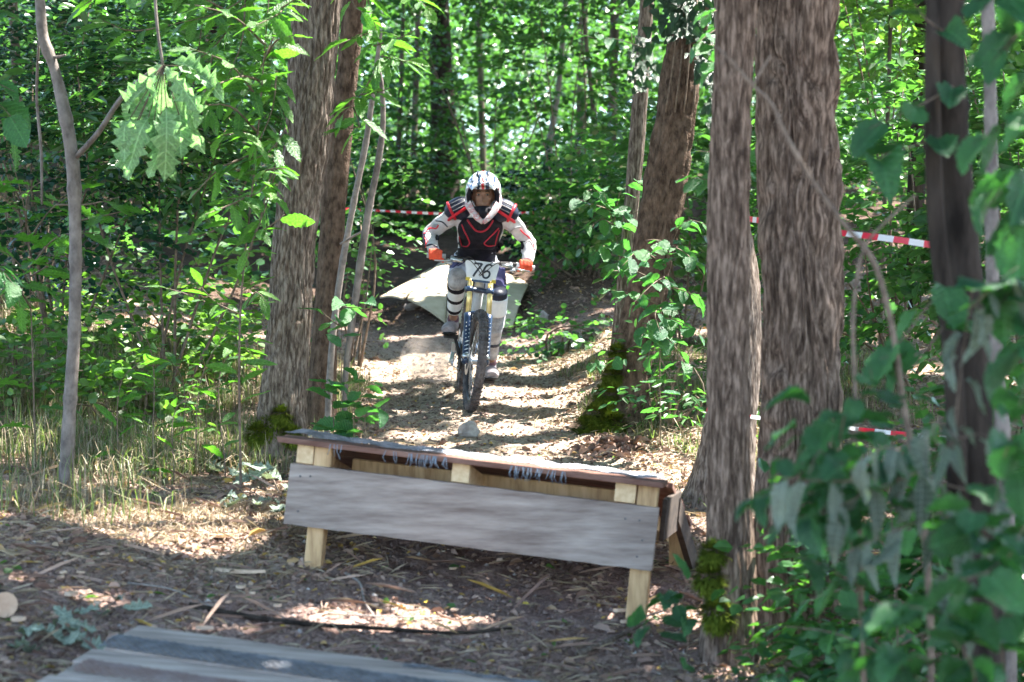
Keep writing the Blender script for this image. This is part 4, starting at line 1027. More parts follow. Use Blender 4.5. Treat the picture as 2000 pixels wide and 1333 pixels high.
# shoulder cups with ribs and red rims
for sh, s in ((shL, -1), (shR, 1)):
    c = sh + Vector((-s*.010, -.006, .028))
    mb = MB(); Mr = Matrix.Rotation(s*math.radians(26), 4, 'Y')
    mb.ball(c, (.108, .100, .080), 20, 14, M=Mr); mb.ball(c + Vector((-s*.04, -.01, -.035)), (.06, .075, .06), 14, 10)
    q = fuse(mb, .010, 1); q.materials.append(M_blueb); cup = bpy.data.objects.new('shoulder_cup', q); COL.objects.link(cup); put(cup, person)
    def ringpt(t, a, k=1.03): return c + Mr @ Vector((.100*k*math.sin(t)*s, -.100*k*math.cos(t)*math.cos(a), .078*k*math.cos(t)*math.sin(a)))
    for t, r_ in ((.55, .011),):
        m2 = MB(); m2.tube([ringpt(t, a) for a in np.linspace(-1.0, 1.5, 16)], r_, n=6); put(m2.build('red_rim', M_red, None, smooth=True), cup)
    m2 = MB(); m2.tube([c + Mr @ Vector((s*.099*math.sin(a), -.100*math.cos(a), -.030-.012*math.sin(a))) for a in np.linspace(-.9, 1.5, 16)], .011, n=6); put(m2.build('red_rim', M_red, None, smooth=True), cup)
    for k in range(3):
        m2 = MB(); zz = .050 - .027*k; w = math.sqrt(max(.05, 1-(zz/.078)**2))
        m2.tube([c + Mr @ Vector((s*.100*w*math.sin(a), -.100*w*math.cos(a)*1.02, zz)) for a in np.linspace(-.75, .5, 9)], .0035, n=5); put(m2.build('rib', M_guard, None, smooth=True), cup)
# arm pads and straps
wrap('elbow_pad', [(438, 848, 856), (444, 842, 856), (448, 841, 852)], M_guard, [bj], nu=6, nv=6, th=.010)
wrap('elbow_guard', [(456, 826, 834), (468, 826, 832), (482, 828, 833)], M_blueb, [bj], nu=5, nv=8, th=.014)
wrap('forearm_pad', [(459, 851, 855), (464, 850, 857), (470, 851, 856)], M_bfab, [bj], nu=6, nv=6, th=.006)
wrap('forearm_pad', [(471, 1012, 1020), (480, 1008, 1024), (488, 1015, 1022)], M_bfab, [bj], nu=6, nv=6, th=.006)
piping('red_piping', [(828, 459), (840, 447), (853, 446), (857, 440)], M_red, [bj], r=.005)
piping('red_piping', [(829, 462), (833, 472), (833, 484)], M_red, [bj], r=.0045)
piping('red_piping', [(1016, 449), (1022, 456), (1032, 464), (1040, 475), (1043, 490)], M_red, [bj], r=.005)
piping('arm_strap', [(852, 432), (864, 434), (874, 443)], M_blueb, [bj], r=.004)
piping('arm_strap', [(1016, 443), (1005, 446), (994, 455)], M_guard, [bj], r=.004)
piping('wrist_strap', [(834, 481), (842, 479), (854, 484)], M_blueb, [bj], r=.006)
# gloves: palm, four fingers round the grip, a thumb below
def glove(gc, wr, s):
    def fn(m):
        ax = (MST.to_3x3() @ Vector((1, .06*s, 0))).normalized(); up = Vector((0, .12, 1)).normalized()
        knk = gc + Vector((0, -.030, .030))
        m.tube([wr + Vector((0,.03,.0)), wr, gc + Vector((0,.040,.030)), gc + Vector((0,.0,.036))], [.033,.031,.040,.042], n=12, side=ax, rb=[.028,.024,.020,.014])
        for k, L in enumerate((.95, 1.05, 1.0, .82)):
            o = ax*s*(-.036 + .024*k)*1.0
            m.tube([gc + o + Vector((0,.0,.034)), gc + o + Vector((0,-.027*L,.030)), gc + o + Vector((0,-.040*L,.004)), gc + o + Vector((0,-.030*L,-.022)), gc + o + Vector((0,-.004,-.028))], [.0125,.0125,.0115,.0105,.009], n=9)
        o = -ax*s*.040
        m.tube([gc + Vector((0,.030,.015)) + o*.6, gc + o + Vector((0,.012,-.014)), gc + o*1.25 + Vector((0,-.022,-.026)), gc + o*1.35 + Vector((0,-.036,-.040))], [.016,.014,.0125,.011], n=9)
    part('glove', fn, M_orange, vox=.0062, sm=1)
glove(GL, wrL, -1); glove(GR, wrR, 1)
# leg armour
wl = [bt, bvh(bo)]
def lg(k, a, t0, t1, g): return [k.lerp(a, t0 + (t1-t0)*i/4) for i in range(5)], g
def shin(name, k, a, t0, t1, r0, r1, mat, th=0, ribs=0):
    c, _ = lg(k, a, t0, t1, 0); n = 26 if ribs else 10
    pts = [k.lerp(a, t0 + (t1-t0)*i/n) + Vector((0, -.006, 0)) for i in range(n+1)]
    rad = [(r0 + (r1-r0)*i/n) + (ribs if ribs and i % 3 == 0 else 0) for i in range(n+1)]
    m = MB(); m.tube(pts, rad, n=18); return put(m.build(name, mat, None, smooth=not ribs), person)
m = MB(); m.ball(knL + Vector((0, -.012, -.004)), (.072, .062, .080), 18, 12); m.ball(knL + Vector((-.002, -.035, .018)), (.052, .05, .048), 14, 10)
put(m.build('knee_guard', M_guard, None, smooth=True), person)
shin('shin_guard', knL, anL, .16, .74, .066, .049, M_guardw)
for t in (.16, .42, .68): shin('strap', knL, anL, t-.035, t+.035, .0695-.03*t+.004, .069-.03*t+.003, M_bfab)
m = MB()
for k in range(9):
    t = .30 + .055*k; c = knL.lerp(anL, t); m.ball(c + Vector((random.uniform(-.045, .045), -.064+.022*t, 0)), (.007,.004,.005), 6, 4)
put(m.build('vent_dots', M_blueb, None), person)
wrap('thigh_panel', [(516, 950, 984), (535, 956, 987), (555, 962, 988), (570, 964, 988)], M_indigo, [bt], nu=8, nv=8, th=.006)
wrap('thigh_panel', [(500, 872, 905), (512, 872, 900), (524, 873, 886)], M_indigo, [bt], nu=8, nv=6, th=.005)
shin('knee_strap', knR, anR, -.13, -.05, .0665, .068, M_blueb)
shin('knee_guard', knR, anR, -.05, .19, .073, .077, M_guardw)
shin('knee_bellows', knR, anR, .18, .40, .066, .062, M_guard, ribs=.006)
shin('shin_guard', knR, anR, .41, .86, .060, .046, M_guard)
shin('strap', knR, anR, .62, .66, .0565, .0555, M_blueb)
for an, ft, s in ((anL, ftL, -1), (anR, ftR, 1)):
    m = MB(); kn = knL if s < 0 else knR; m.tube([an, an.lerp(kn, .08)], [.042, .041], n=14); put(m.build('sock', M_sock, None, smooth=True), person)
    toe = ft + Vector((s*.02, -.115, .030)); heel = ft + Vector((0, .13, .035))
    def sh_(mm):
        mm.tube([heel, ft + Vector((0,.06,.045)), ft + Vector((s*.01,-.02,.045)), ft + Vector((s*.015,-.08,.036)), toe], [.040,.048,.054,.054,.038], n=14, side=(1,0,0), rb=[.038,.050,.048,.038,.028])
        mm.tube([an + Vector((0,0,.03)), an + Vector((0,-.01,-.03)), ft + Vector((0,.05,.05))], [.044,.046,.044], n=12)
    shoe = part('shoe', sh_, M_shoe, vox=.009, sm=2)
    m = MB(); m.tube([heel + Vector((0,.01,-.026)), ft + Vector((0,.06,.008)), ft + Vector((s*.01,-.03,.008)), toe + Vector((0,-.006,-.020))], [.040,.048,.057,.040], n=14, side=(1,0,0), rb=[.010,.010,.010,.009])
    put(m.build('sole', M_sole, None, smooth=True), shoe)
    m = MB()
    for k in range(4): 
        c = ft + Vector((s*.006, .03-.028*k, .092-.009*k)); m.tube([c + Vector((-.03,0,-.008)), c + Vector((0,-.004,.002)), c + Vector((.03,0,-.008))], .0035, n=5)
    put(m.build('lace', M_sock, None), shoe)
# face details
for s in (-1, 1):
    m = MB(); m.ball(fc + Vector((s*.030, -.0745, .008)), (.013, .008, .0065), 10, 8); put(m.build('eye', M_eyew, None, smooth=True), person)
    m = MB(); m.ball(fc + Vector((s*.030, -.0800, .007)), (.006, .004, .0055), 10, 6); put(m.build('pupil', M_eye, None, smooth=True), person)
    m = MB(); m.tube([fc + Vector((s*.014,-.089,.027)), fc + Vector((s*.032,-.084,.032)), fc + Vector((s*.048,-.068,.025))], [.004,.0045,.003], n=6); put(m.build('eyebrow', M_eye, None, smooth=True), person)
# helmet: shell with an opening, liner, chin bar, peak
def helmet_mat():
    m = bpy.data.materials.new("helmet_print"); m.use_nodes = True; n = m.node_tree.nodes; l = m.node_tree.links; b = n["Principled BSDF"]
    b.inputs['Roughness'].default_value = .25; b.inputs['Coat Weight'].default_value = .6
    tc = n.new('ShaderNodeTexCoord'); sx = n.new('ShaderNodeSeparateXYZ'); l.new(tc.outputs['Object'], sx.inputs[0])
    mu = n.new('ShaderNodeMath'); mu.operation = 'SUBTRACT'; mu.inputs[1].default_value = headc.x; l.new(sx.outputs[0], mu.inputs[0])
    nz = n.new('ShaderNodeTexNoise'); nz.inputs['Scale'].default_value = 22; l.new(tc.outputs['Object'], nz.inputs['Vector'])
    ab = n.new('ShaderNodeMath'); ab.operation = 'ABSOLUTE'; l.new(mu.outputs[0], ab.inputs[0])
    md = n.new('ShaderNodeMath'); md.operation = 'MULTIPLY_ADD'; md.inputs[1].default_value = .05; l.new(nz.outputs[0], md.inputs[0]); l.new(ab.outputs[0], md.inputs[2])
    mr = n.new('ShaderNodeMapRange'); mr.inputs[1].default_value = .022; mr.inputs[2].default_value = .16; l.new(md.outputs[0], mr.inputs[0])
    cr = n.new('ShaderNodeValToRGB'); cr.color_ramp.interpolation = 'CONSTANT'; e = cr.color_ramp.elements
    stops = [(0, (.75,.06,.06)), (.06, (.78,.80,.84)), (.15, (.03,.06,.12)), (.30, (.78,.80,.84)), (.55, (.07,.11,.25)), (.62, (.78,.80,.84)), (.76, (.55,.05,.08)), (.80, (.75,.77,.82)), (.9, (.10,.14,.28))]
    e[0].position = 0; e[0].color = (*stops[0][1], 1); e[1].position = stops[1][0]; e[1].color = (*stops[1][1], 1)
    for p, c in stops[2:]: q = e.new(p); q.color = (*c, 1)
    l.new(mr.outputs[0], cr.inputs[0]); l.new(cr.outputs[0], b.inputs['Base Color']); return m
M_helm = helmet_mat()
hc = headc + Vector((0, .02, .018)); tiltM = Matrix.Rotation(math.radians(10), 3, 'X')
def hshape(th, ph, g=0.):
    """direction (th from straight ahead, ph up) to helmet surface point"""
    d = Vector((math.sin(th)*math.cos(ph), -math.cos(th)*math.cos(ph), math.sin(ph)))
    p = Vector((d.x*(.125+g), d.y*(.155+g), d.z*(.140+g)))
    return hc + tiltM @ p
NU, NV = 48, 26; vs = []; gidx = {}
def opening(th, ph):   # the eye port
    return abs(th) < 1.05 - .30*max(0, -ph) and -.95 < ph < .22
mb = MB()
for j in range(NV+1):
    ph = -.95 + (1.5707+.95)*j/NV
    for i in range(NU): mb.v.append(hshape(-math.pi + 2*math.pi*(i+.5)/NU, ph))
Nn = len(mb.v)
for j in range(NV+1):
    ph = -.95 + (1.5707+.95)*j/NV
    for i in range(NU): mb.v.append(hshape(-math.pi + 2*math.pi*(i+.5)/NU, ph, -.016))
mb.n = len(mb.v); quads = set()
for j in range(NV):
    ph = -.95 + (1.5707+.95)*(j+.5)/NV
    for i in range(NU):
        if not opening(-math.pi + 2*math.pi*(i+1)/NU, ph): quads.add((i, j))
for i, j in quads:
    a, b2, c, d = j*NU+i, j*NU+(i+1) % NU, (j+1)*NU+(i+1) % NU, (j+1)*NU+i
    mb.f.append((a, b2, c, d)); mb.f.append((Nn+a, Nn+d, Nn+c, Nn+b2))
    for di, dj, e0, e1 in ((-1,0,d,a),(1,0,b2,c),(0,-1,a,b2),(0,1,c,d)):
        if ((i+di) % NU, j+dj) not in quads: mb.f.append((e1, e0, Nn+e0, Nn+e1))
mb.m = [0]*len(mb.f); helm = mb.build('helmet', M_helm, person, smooth=False)
hp = lambda nm, mb_, mt, sm=True: put(mb_.build(nm, mt, None, smooth=sm), helm)
m = MB()   # chin bar: two wings meeting in a point low in front
T3 = lambda x, y, z: hc + tiltM @ Vector((x, y, z))
for s in (-1, 1):
    m.tube([T3(s*.113,-.030,-.03), T3(s*.105,-.085,-.075), T3(s*.074,-.145,-.122), T3(s*.036,-.185,-.165), T3(0,-.200,-.192)], [.042,.034,.024,.020,.016], n=12, side=(0,.3,1), rb=[.012,.013,.013,.013,.013])
hp('chin_guard', m, mk("chin_white", (.55,.5,.52), (.74,.72,.74), (.60,.20,.22), scale=(16,16,30), rough=.4, pos=(.44,.56)))
m = MB()
m.tube([T3(-.072,-.095,-.108), T3(-.038,-.145,-.108), T3(0,-.165,-.106), T3(.038,-.145,-.108), T3(.072,-.095,-.108)], [.014,.022,.026,.022,.014], n=12)
m.tube([T3(0,-.160,-.105), T3(0,-.178,-.130), T3(0,-.178,-.165)], [.034,.030,.016], n=12)
hp('mouth_vent', m, M_bfab)
m = MB()   # dark liner round the eye port
for s in (-1, 1): m.tube([T3(s*.045,-.128,.040), T3(s*.085,-.102,.030), T3(s*.100,-.080,-.015), T3(s*.094,-.090,-.065), T3(s*.074,-.110,-.105)], [.010,.014,.016,.018,.016], n=8)
m.tube([T3(-.05,-.128,.042), T3(0,-.137,.044), T3(.05,-.128,.042)], .010, n=8)
hp('liner', m, M_bfab)
m = MB(); nu = 14; top = []   # peak
for j in range(6):
    for i in range(nu+1):
        u = -1 + 2*i/nu; r = .10 + .030*j
        top.append(T3(u*(.108 - .006*j), -.062 - .030*j*(1 - .35*u*u) , .083 + .010*(1-u*u)*2 - .007*j - .022*u*u))
N = len(top); n = nu+1; m.v = top + [p + Vector((0, 0, -.005)) for p in top]; m.n = 2*N
for j in range(5):
    for i in range(nu): a = j*n+i; m.f += [(a, a+1, a+n+1, a+n), (N+a, N+a+n, N+a+n+1, N+a+1)]
rim = list(range(n)) + [j*n+nu for j in range(1, 6)] + [5*n+i for i in range(nu-1, -1, -1)] + [j*n for j in range(4, 0, -1)]
for a, c in zip(rim, rim[1:]+rim[:1]): m.f.append((a, N+a, N+c, c))
m.m = [0]*len(m.f); hp('peak', m, M_helm)
for s in (-1, 1):
    m = MB(); m.tube([T3(s*.03,-.095,.10), T3(s*.035,-.06,.125), T3(s*.038,-.02,.14)], [.006,.009,.006], n=8); hp('vent', m, M_blueb)
# ------------------------------------------------------------------ barrier tape
M_tw = mk("tape_white", (.78,.78,.80), rough=.35); M_tr = mk("tape_red", (.72,.02,.05), rough=.35)
def tape(label, pts, w, seg, tw=1.0):
    pts = [Vector(p) for p in pts]; L = sum((pts[i+1]-pts[i]).length for i in range(len(pts)-1)); n = int(L/seg*4)
    c = [Vector(q) for q in catmull([tuple(p) for p in pts], n+1)]; mb = MB(); V = []
    for i, p in enumerate(c):
        t = (c[min(i+1, n)] - c[max(i-1, 0)]).normalized(); a = .5*math.sin(i*.21*tw) + .35*math.sin(i*.043*tw+1)
        up = Vector((0, math.sin(a), math.cos(a))); up = (up - t*t.dot(up)).normalized(); nn = t.cross(up)*.0012
        V += [p - up*w/2 - nn, p + up*w/2 - nn, p + up*w/2 + nn, p - up*w/2 + nn]
    mb.v = V; mb.n = len(V)
    for i in range(n):
        a = i*4; k = 0 if (i//4) % 2 else 1
        for q in range(4): mb.f.append((a+q, a+(q+1) % 4, a+4+(q+1) % 4, a+4+q)); mb.m.append(k)
    o = mb.build('barrier_tape', [M_tw, M_tr], None); return tag(o, label, 'barrier tape', 'lengths of red and white barrier tape')
tape("red and white tape stretched across the slope behind the rider", [P(676, 409, 20.5), P(760, 413, 20.8), P(870, 418, 21), P(960, 417, 21.2), P(1042, 416, 21.4)], .026, .06, .3)
tape("bright red and white tape running right from behind the thickest trunk, the upper one", [P(1462, 428, 9.9), P(1530, 438, 9.3), P(1640, 455, 8.9), P(1740, 467, 8.7), P(1825, 480, 8.5), P(1868, 488, 8.3)], .028, .085, .25)
tape("low red and white tape glimpsed through leaves near the ground right of the jump", [P(1380, 800, 10.1), P(1470, 815, 10.0), P(1560, 825, 9.9), P(1670, 838, 9.8), P(1800, 852, 9.7), P(1860, 858, 9.7), P(1960, 866, 9.6), P(2050, 868, 9.5)], .022, .08, .3)

# ------------------------------------------------------------------ foreground and middle plants, each leaf its own
def W(*a): return [P(x, y, d) for x, y, d in a]
def from_ground(px, d, *a):
    return [G(px, d)] + W(*a)
# hanging wilted oak cluster on the forked sapling's twig
tip = P(318, 128, 9.28)
oak = empty("oak_twig", tip, "large cluster of pale wilted oak leaves hanging from the forked sapling's branch", "leaf cluster")
spots = [((318,130),(-.9,-.2,-1.0),.32),((322,135),(-.15,-.5,-1),.36),((330,132),(.5,-.4,-1),.30),((345,125),(1.0,-.3,-.35),.28),((335,120),(.9,.3,-.1),.26),((310,150),(-.6,.2,-1.4),.40),
         ((300,190),(-.9,-.3,-1.2),.30),((290,230),(-.5,-.5,-1.3),.34),((340,180),(.35,-.6,-1.2),.33),((360,160),(.6,0,-1.2),.28),((325,210),(.1,-.4,-1),.33),((300,240),(.2,-.2,-1.1),.30),
         ((350,225),(.2,-.5,-1.2),.26),((265,250),(-.5,0,-1.3),.30),((250,275),(-.1,-.3,-1),.24),((330,260),(0,.2,-1),.28),((370,130),(1,-.4,-.6),.24),((290,160),(-1,-.1,-.8),.26),((255,230),(-.2,-.5,-1),.28),((312,280),(-.2,-.2,-1),.22)]
for (px, py), d, ln in spots:
    a = Vector(d).normalized(); s = a.cross(Vector((0, 1, 0)))
    put_leaf(oak, Vector(tip), L_oakw, P(px, py, 9.28 + random.uniform(-.1, .1)), d, Vector((.8*random.uniform(-1, 1), -1, .4)), ln*.78, 'oak_leaf')
mb = MB()
for (px, py), d, ln in spots[6:]: mb.tube([tip, (tip + P(px, py, 9.28))/2, P(px, py, 9.28)], .0025, n=4)
mb.build('twig', M_twig, oak, smooth=True)

LP = leafy_plant
LP("chestnut_sapling", G(470, 9.9), "leafy chestnut sapling with long toothed leaves just left of the furrowed tree", "sapling",
   [[*from_ground(470, 9.9, (470, 600, 9.9), (500, 300, 9.8), (520, 60, 9.7), (530, -60, 9.7))]] +
   [W((505, 260+0, 9.8), (440, 205, 9.6), (360, 215, 9.5)), W((500, 300, 9.8), (430, 330, 9.7), (375, 385, 9.6)), W((510, 200, 9.8), (440, 120, 9.6), (370, 95, 9.5)),
    W((515, 120, 9.8), (540, 80, 9.6), (570, 70, 9.4)), W((520, 90, 9.8), (450, 30, 9.6), (380, 10, 9.5)), W((495, 350, 9.8), (530, 330, 9.6), (560, 330, 9.5)), W((480, 420, 9.9), (420, 450, 9.7), (370, 470, 9.6)),
    W((525, 30, 9.8), (560, 10, 9.7), (590, -10, 9.6)), W((500, 280, 9.8), (470, 260, 9.4), (430, 265, 9.2)), W((512, 160, 9.8), (470, 150, 9.5), (410, 170, 9.3)), W((490, 380, 9.9), (450, 400, 9.5), (400, 420, 9.3)),
    W((485, 460, 9.9), (530, 440, 9.7), (555, 420, 9.6))],
   L_ches, .155, .055, rstem=.008, droop=.15, leafname='chestnut_leaf')
LP("chestnut_bough", P(330, 60, 9.6), "chestnut bough with large toothed leaves hanging at the top behind the oak leaf cluster", "branch",
   [W((560, -80, 10.2), (440, 20, 10), (330, 50, 9.8)), W((500, -30, 10.1), (420, 90, 10), (350, 140, 9.8)), W((440, 20, 10), (380, -10, 9.9), (300, -10, 9.8)), W((480, -10, 10), (470, 90, 9.9), (440, 160, 9.8)),
    W((540, 60, 10), (500, 150, 9.8), (460, 220, 9.7)), W((540, 140, 10), (530, 220, 9.8), (500, 290, 9.7)), W((420, 90, 10), (400, 190, 9.9), (420, 260, 9.8)), W((330, 50, 9.8), (250, 60, 9.7), (200, 40, 9.6)), W((300, -10, 9.8), (220, -20, 9.7), (150, 20, 9.6)),
    W((560, 0, 10), (540, 30, 9.6), (500, 50, 9.4)), W((560, 250, 10), (520, 300, 9.8), (470, 320, 9.7)), W((550, 300, 10), (500, 380, 9.8), (440, 390, 9.7)), W((540, 330, 10), (510, 430, 9.8), (480, 500, 9.7))],
   L_ches, .17, .055, rstem=.006, droop=.2, leafname='chestnut_leaf')
LP("chestnut_spray", P(745, 0, 10.3), "pale sunlit chestnut leaves hanging into view just right of the furrowed tree", "branch",
   [W((700, -60, 10.3), (735, 60, 10.2), (752, 130, 10.1)), W((735, 60, 10.2), (690, 75, 10.1), (655, 90, 10.0)), W((730, 90, 10.2), (790, 70, 10.0), (830, 48, 9.9)), W((745, 110, 10.2), (790, 120, 10.0), (805, 118, 9.9)),
    W((740, 130, 10.1), (700, 190, 10.1), (660, 235, 10.0)), W((705, 185, 10.1), (740, 180, 10.0), (762, 172, 9.9)), W((690, 210, 10.1), (700, 250, 10.0), (650, 250, 10.0)), W((700, -60, 10.3), (690, 10, 10.2), (720, 30, 10.1)), W((720, -40, 10.3), (800, -10, 10.2), (840, 20, 10.0))],
   L_ches, .165, .055, rstem=.005, droop=.15, leafname='chestnut_leaf')
LP("weedy_sprout", G(682, 10.6), "fresh green sprout with broad leaves at the foot of the two leaning poles", "plant",
   [from_ground(664, 10.6, (668, 700, 10.6), (672, 600, 10.5), (690, 580, 10.4)), W((668, 640, 10.55), (640, 620, 10.5), (622, 600, 10.5)), from_ground(700, 10.5, (705, 760, 10.5), (735, 742, 10.4)),
    from_ground(690, 10.5, (684, 780, 10.5), (672, 740, 10.5)), from_ground(650, 10.5, (640, 760, 10.5), (615, 725, 10.4)), from_ground(720, 10.4, (722, 790, 10.4), (745, 800, 10.3)), W((672, 600, 10.5), (700, 600, 10.4), (720, 585, 10.3))],
   L_haz, .125, .075, rstem=.004, leafname='leaf')
LP("lobed_leaf_shrub", G(60, 10.3), "bright green shrub with large lobed leaves behind the forked sapling", "shrub",
   [from_ground(70, 10.3, (60, 600, 10.3), (50, 420, 10.2), (20, 300, 10.1)), W((55, 470, 10.2), (110, 400, 10), (160, 370, 9.9)), W((50, 430, 10.2), (0, 380, 10.1), (-30, 350, 10)), W((60, 520, 10.2), (120, 460, 10), (190, 455, 9.9)),
    W((60, 560, 10.3), (20, 500, 10), (-20, 480, 9.9)), W((110, 400, 10), (170, 400, 9.9), (235, 385, 9.8)), W((60, 540, 10.3), (100, 510, 10), (120, 480, 9.9)), W((50, 450, 10.2), (60, 370, 10), (90, 350, 9.9)), W((160, 430, 10), (210, 420, 9.9), (275, 405, 9.8)), W((60, 600, 10.3), (30, 560, 10), (40, 600, 9.9))],
   L_oakg, .20, .10, rstem=.006, droop=.2, leafname='leaf')
LP("edge_branch", P(-40, 150, 9.2), "bluish green broad leaves reaching in at the upper left edge", "branch",
   [W((-60, 130, 9.2), (0, 165, 9.1), (30, 180, 9.0)), W((-60, 180, 9.2), (0, 205, 9.1), (30, 240, 9.0)), W((-60, 30, 9.4), (10, 10, 9.2), (40, -20, 9.2)), W((-60, 480, 9.2), (-5, 520, 9.1), (30, 560, 9.0))],
   L_haz, .17, .07, rstem=.004, leafname='leaf')
LP("low_chestnut", G(430, 10.7), "low chestnut shoot with upright toothed leaves left of the furrowed tree's foot", "shrub",
   [from_ground(380, 10.4, (400, 720, 10.4), (440, 650, 10.3), (480, 600, 10.3)), W((480, 600, 10.3), (500, 570, 10.2), (520, 590, 10.1)), W((470, 615, 10.3), (420, 590, 10.2), (380, 545, 10.1)), W((400, 590, 10.2), (350, 570, 10.2), (310, 560, 10.2)),
    from_ground(350, 10.6, (345, 720, 10.6), (300, 680, 10.5)), from_ground(300, 10.5, (270, 640, 10.5), (200, 610, 10.3)), from_ground(440, 10.2, (450, 690, 10.2), (510, 660, 10.1)), from_ground(230, 10.2, (240, 740, 10.2), (290, 700, 10)), from_ground(340, 10.0, (350, 790, 10), (400, 770, 9.9))],
   L_ches, .14, .065, rstem=.0045, droop=.1, leafname='chestnut_leaf')
LP("hazel_bush", G(1300, 11.6), "hazel bush with round sunlit leaves right of the mossy tree", "shrub",
   [from_ground(1290, 11.6, (1290, 650, 11.5), (1300, 520, 11.4), (1330, 430, 11.3)), W((1295, 600, 11.4), (1240, 575, 11.2), (1180, 565, 11.0)), W((1295, 560, 11.4), (1240, 530, 11.2), (1190, 530, 11.0)), W((1300, 520, 11.4), (1250, 490, 11.2), (1215, 520, 11.0)),
    W((1295, 640, 11.4), (1270, 640, 11.2), (1250, 660, 11.0)), W((1200, 700, 11.1), (1165, 705, 11), (1150, 715, 10.9)), W((1310, 480, 11.4), (1345, 500, 11.2), (1375, 540, 11.1)), W((1300, 560, 11.4), (1340, 570, 11.2), (1378, 590, 11.1)), W((1290, 650, 11.4), (1320, 680, 11.2), (1340, 720, 11.1)),
    W((1290, 620, 11.4), (1330, 630, 11.2), (1375, 660, 11.1)), W((1320, 450, 11.4), (1350, 430, 11.2), (1380, 440, 11.1)), W((1290, 640, 11.3), (1270, 680, 11), (1265, 710, 10.9)), W((1300, 540, 11.3), (1270, 560, 11), (1230, 600, 10.9)), W((1295, 600, 11.3), (1280, 620, 11), (1290, 650, 10.9)),
    W((1310, 500, 11.3), (1290, 470, 11.2), (1260, 470, 11.1))],
   L_haz, .10, .062, rstem=.005, leafname='hazel_leaf')
LP("hazel_spray", G(1240, 13.6), "pale round hazel leaves catching sun left of the thin pole tree", "branch",
   [from_ground(1235, 13.6, (1225, 600, 13.5), (1200, 450, 13.2), (1180, 380, 13.0)), W((1190, 410, 13.1), (1160, 400, 13), (1125, 388, 12.9)), W((1190, 400, 13.1), (1160, 370, 13), (1140, 378, 12.9)), W((1200, 450, 13.2), (1230, 420, 13), (1270, 405, 12.8)), W((1200, 440, 13.2), (1170, 430, 13), (1150, 450, 12.9)),
    W((1210, 500, 13.2), (1180, 480, 13), (1155, 500, 12.9)), W((1200, 430, 13.2), (1215, 370, 13), (1250, 350, 12.8)), W((1210, 520, 13.2), (1240, 520, 13), (1250, 500, 12.8))],
   L_haz, .12, .07, rstem=.005, leafname='hazel_leaf')
LP("hazel_twig", P(1262, 95, 13), "thin pale twig with few drooping leaves, crossing left of the pole tree", "branch",
   [W((1262, 95, 13), (1200, 76, 12.9), (1150, 72, 12.8), (1122, 58, 12.8)), W((1235, 85, 12.95), (1232, 62, 12.9), (1215, 52, 12.8)), W((1165, 74, 12.9), (1172, 60, 12.8), (1180, 55, 12.8))],
   L_haz, .115, .16, matS=M_twig_pale, rstem=.004, skip=.5, leafname='hazel_leaf')
LP("right_spray", P(1400, 30, 9.0), "bright leaves poking out from behind the slim right trunk near the top", "branch",
   [W((1440, 40, 9), (1395, 60, 8.9), (1350, 95, 8.8)), W((1440, 90, 9), (1400, 90, 8.9), (1365, 85, 8.8)), W((1440, 20, 9), (1400, 20, 8.9), (1375, 35, 8.8)), W((1440, 130, 9), (1410, 125, 8.9), (1385, 120, 8.8)), W((1450, 300, 9.3), (1420, 300, 9.2), (1360, 295, 9.1)), W((1450, 330, 9.3), (1400, 350, 9.2), (1330, 345, 9.1))],
   L_haz, .12, .09, rstem=.004, leafname='leaf')
# ivy on the mossy tree
ivy = empty("ivy", P(1345, 60, 12.2), "dark glossy ivy covering the top of the shaggy mossy tree", "ivy")
def ivy_on(cx, cy, w, h, n, d=12.3, r=.15):
    for k in range(n):
        px = random.gauss(cx, w*.45); py = random.uniform(cy-h, cy+h)
        dx = (px - cx)/F*d; dep = d - r - random.uniform(0, .22) + min(.3, dx*dx*1.2)
        put_leaf(ivy, P(1345, 60, 12.2), L_ivy, P(px, py, dep), (random.uniform(-.9,.9), -.5, -.8), (random.uniform(-.8,.8), -1, random.uniform(0,1.2)), .068*random.uniform(.6, 1.4), 'ivy_leaf')
ivy_on(1340, 20, 66, 55, 150); ivy_on(1372, 110, 26, 50, 40); ivy_on(1388, 190, 14, 60, 20); ivy_on(1258, 120, 22, 50, 45, 13.2, .05); ivy_on(1310, -40, 80, 30, 30)
mb = MB()
for k in range(4): mb.tube([Vector(q) for q in catmull([tuple(P(1300+18*k, 220, 12.15)), tuple(P(1315+15*k, 120, 12.12)), tuple(P(1325+12*k, 0, 12.12))], 10)], .006, n=5)
mb.build('ivy_stem', M_twig, ivy, smooth=True)

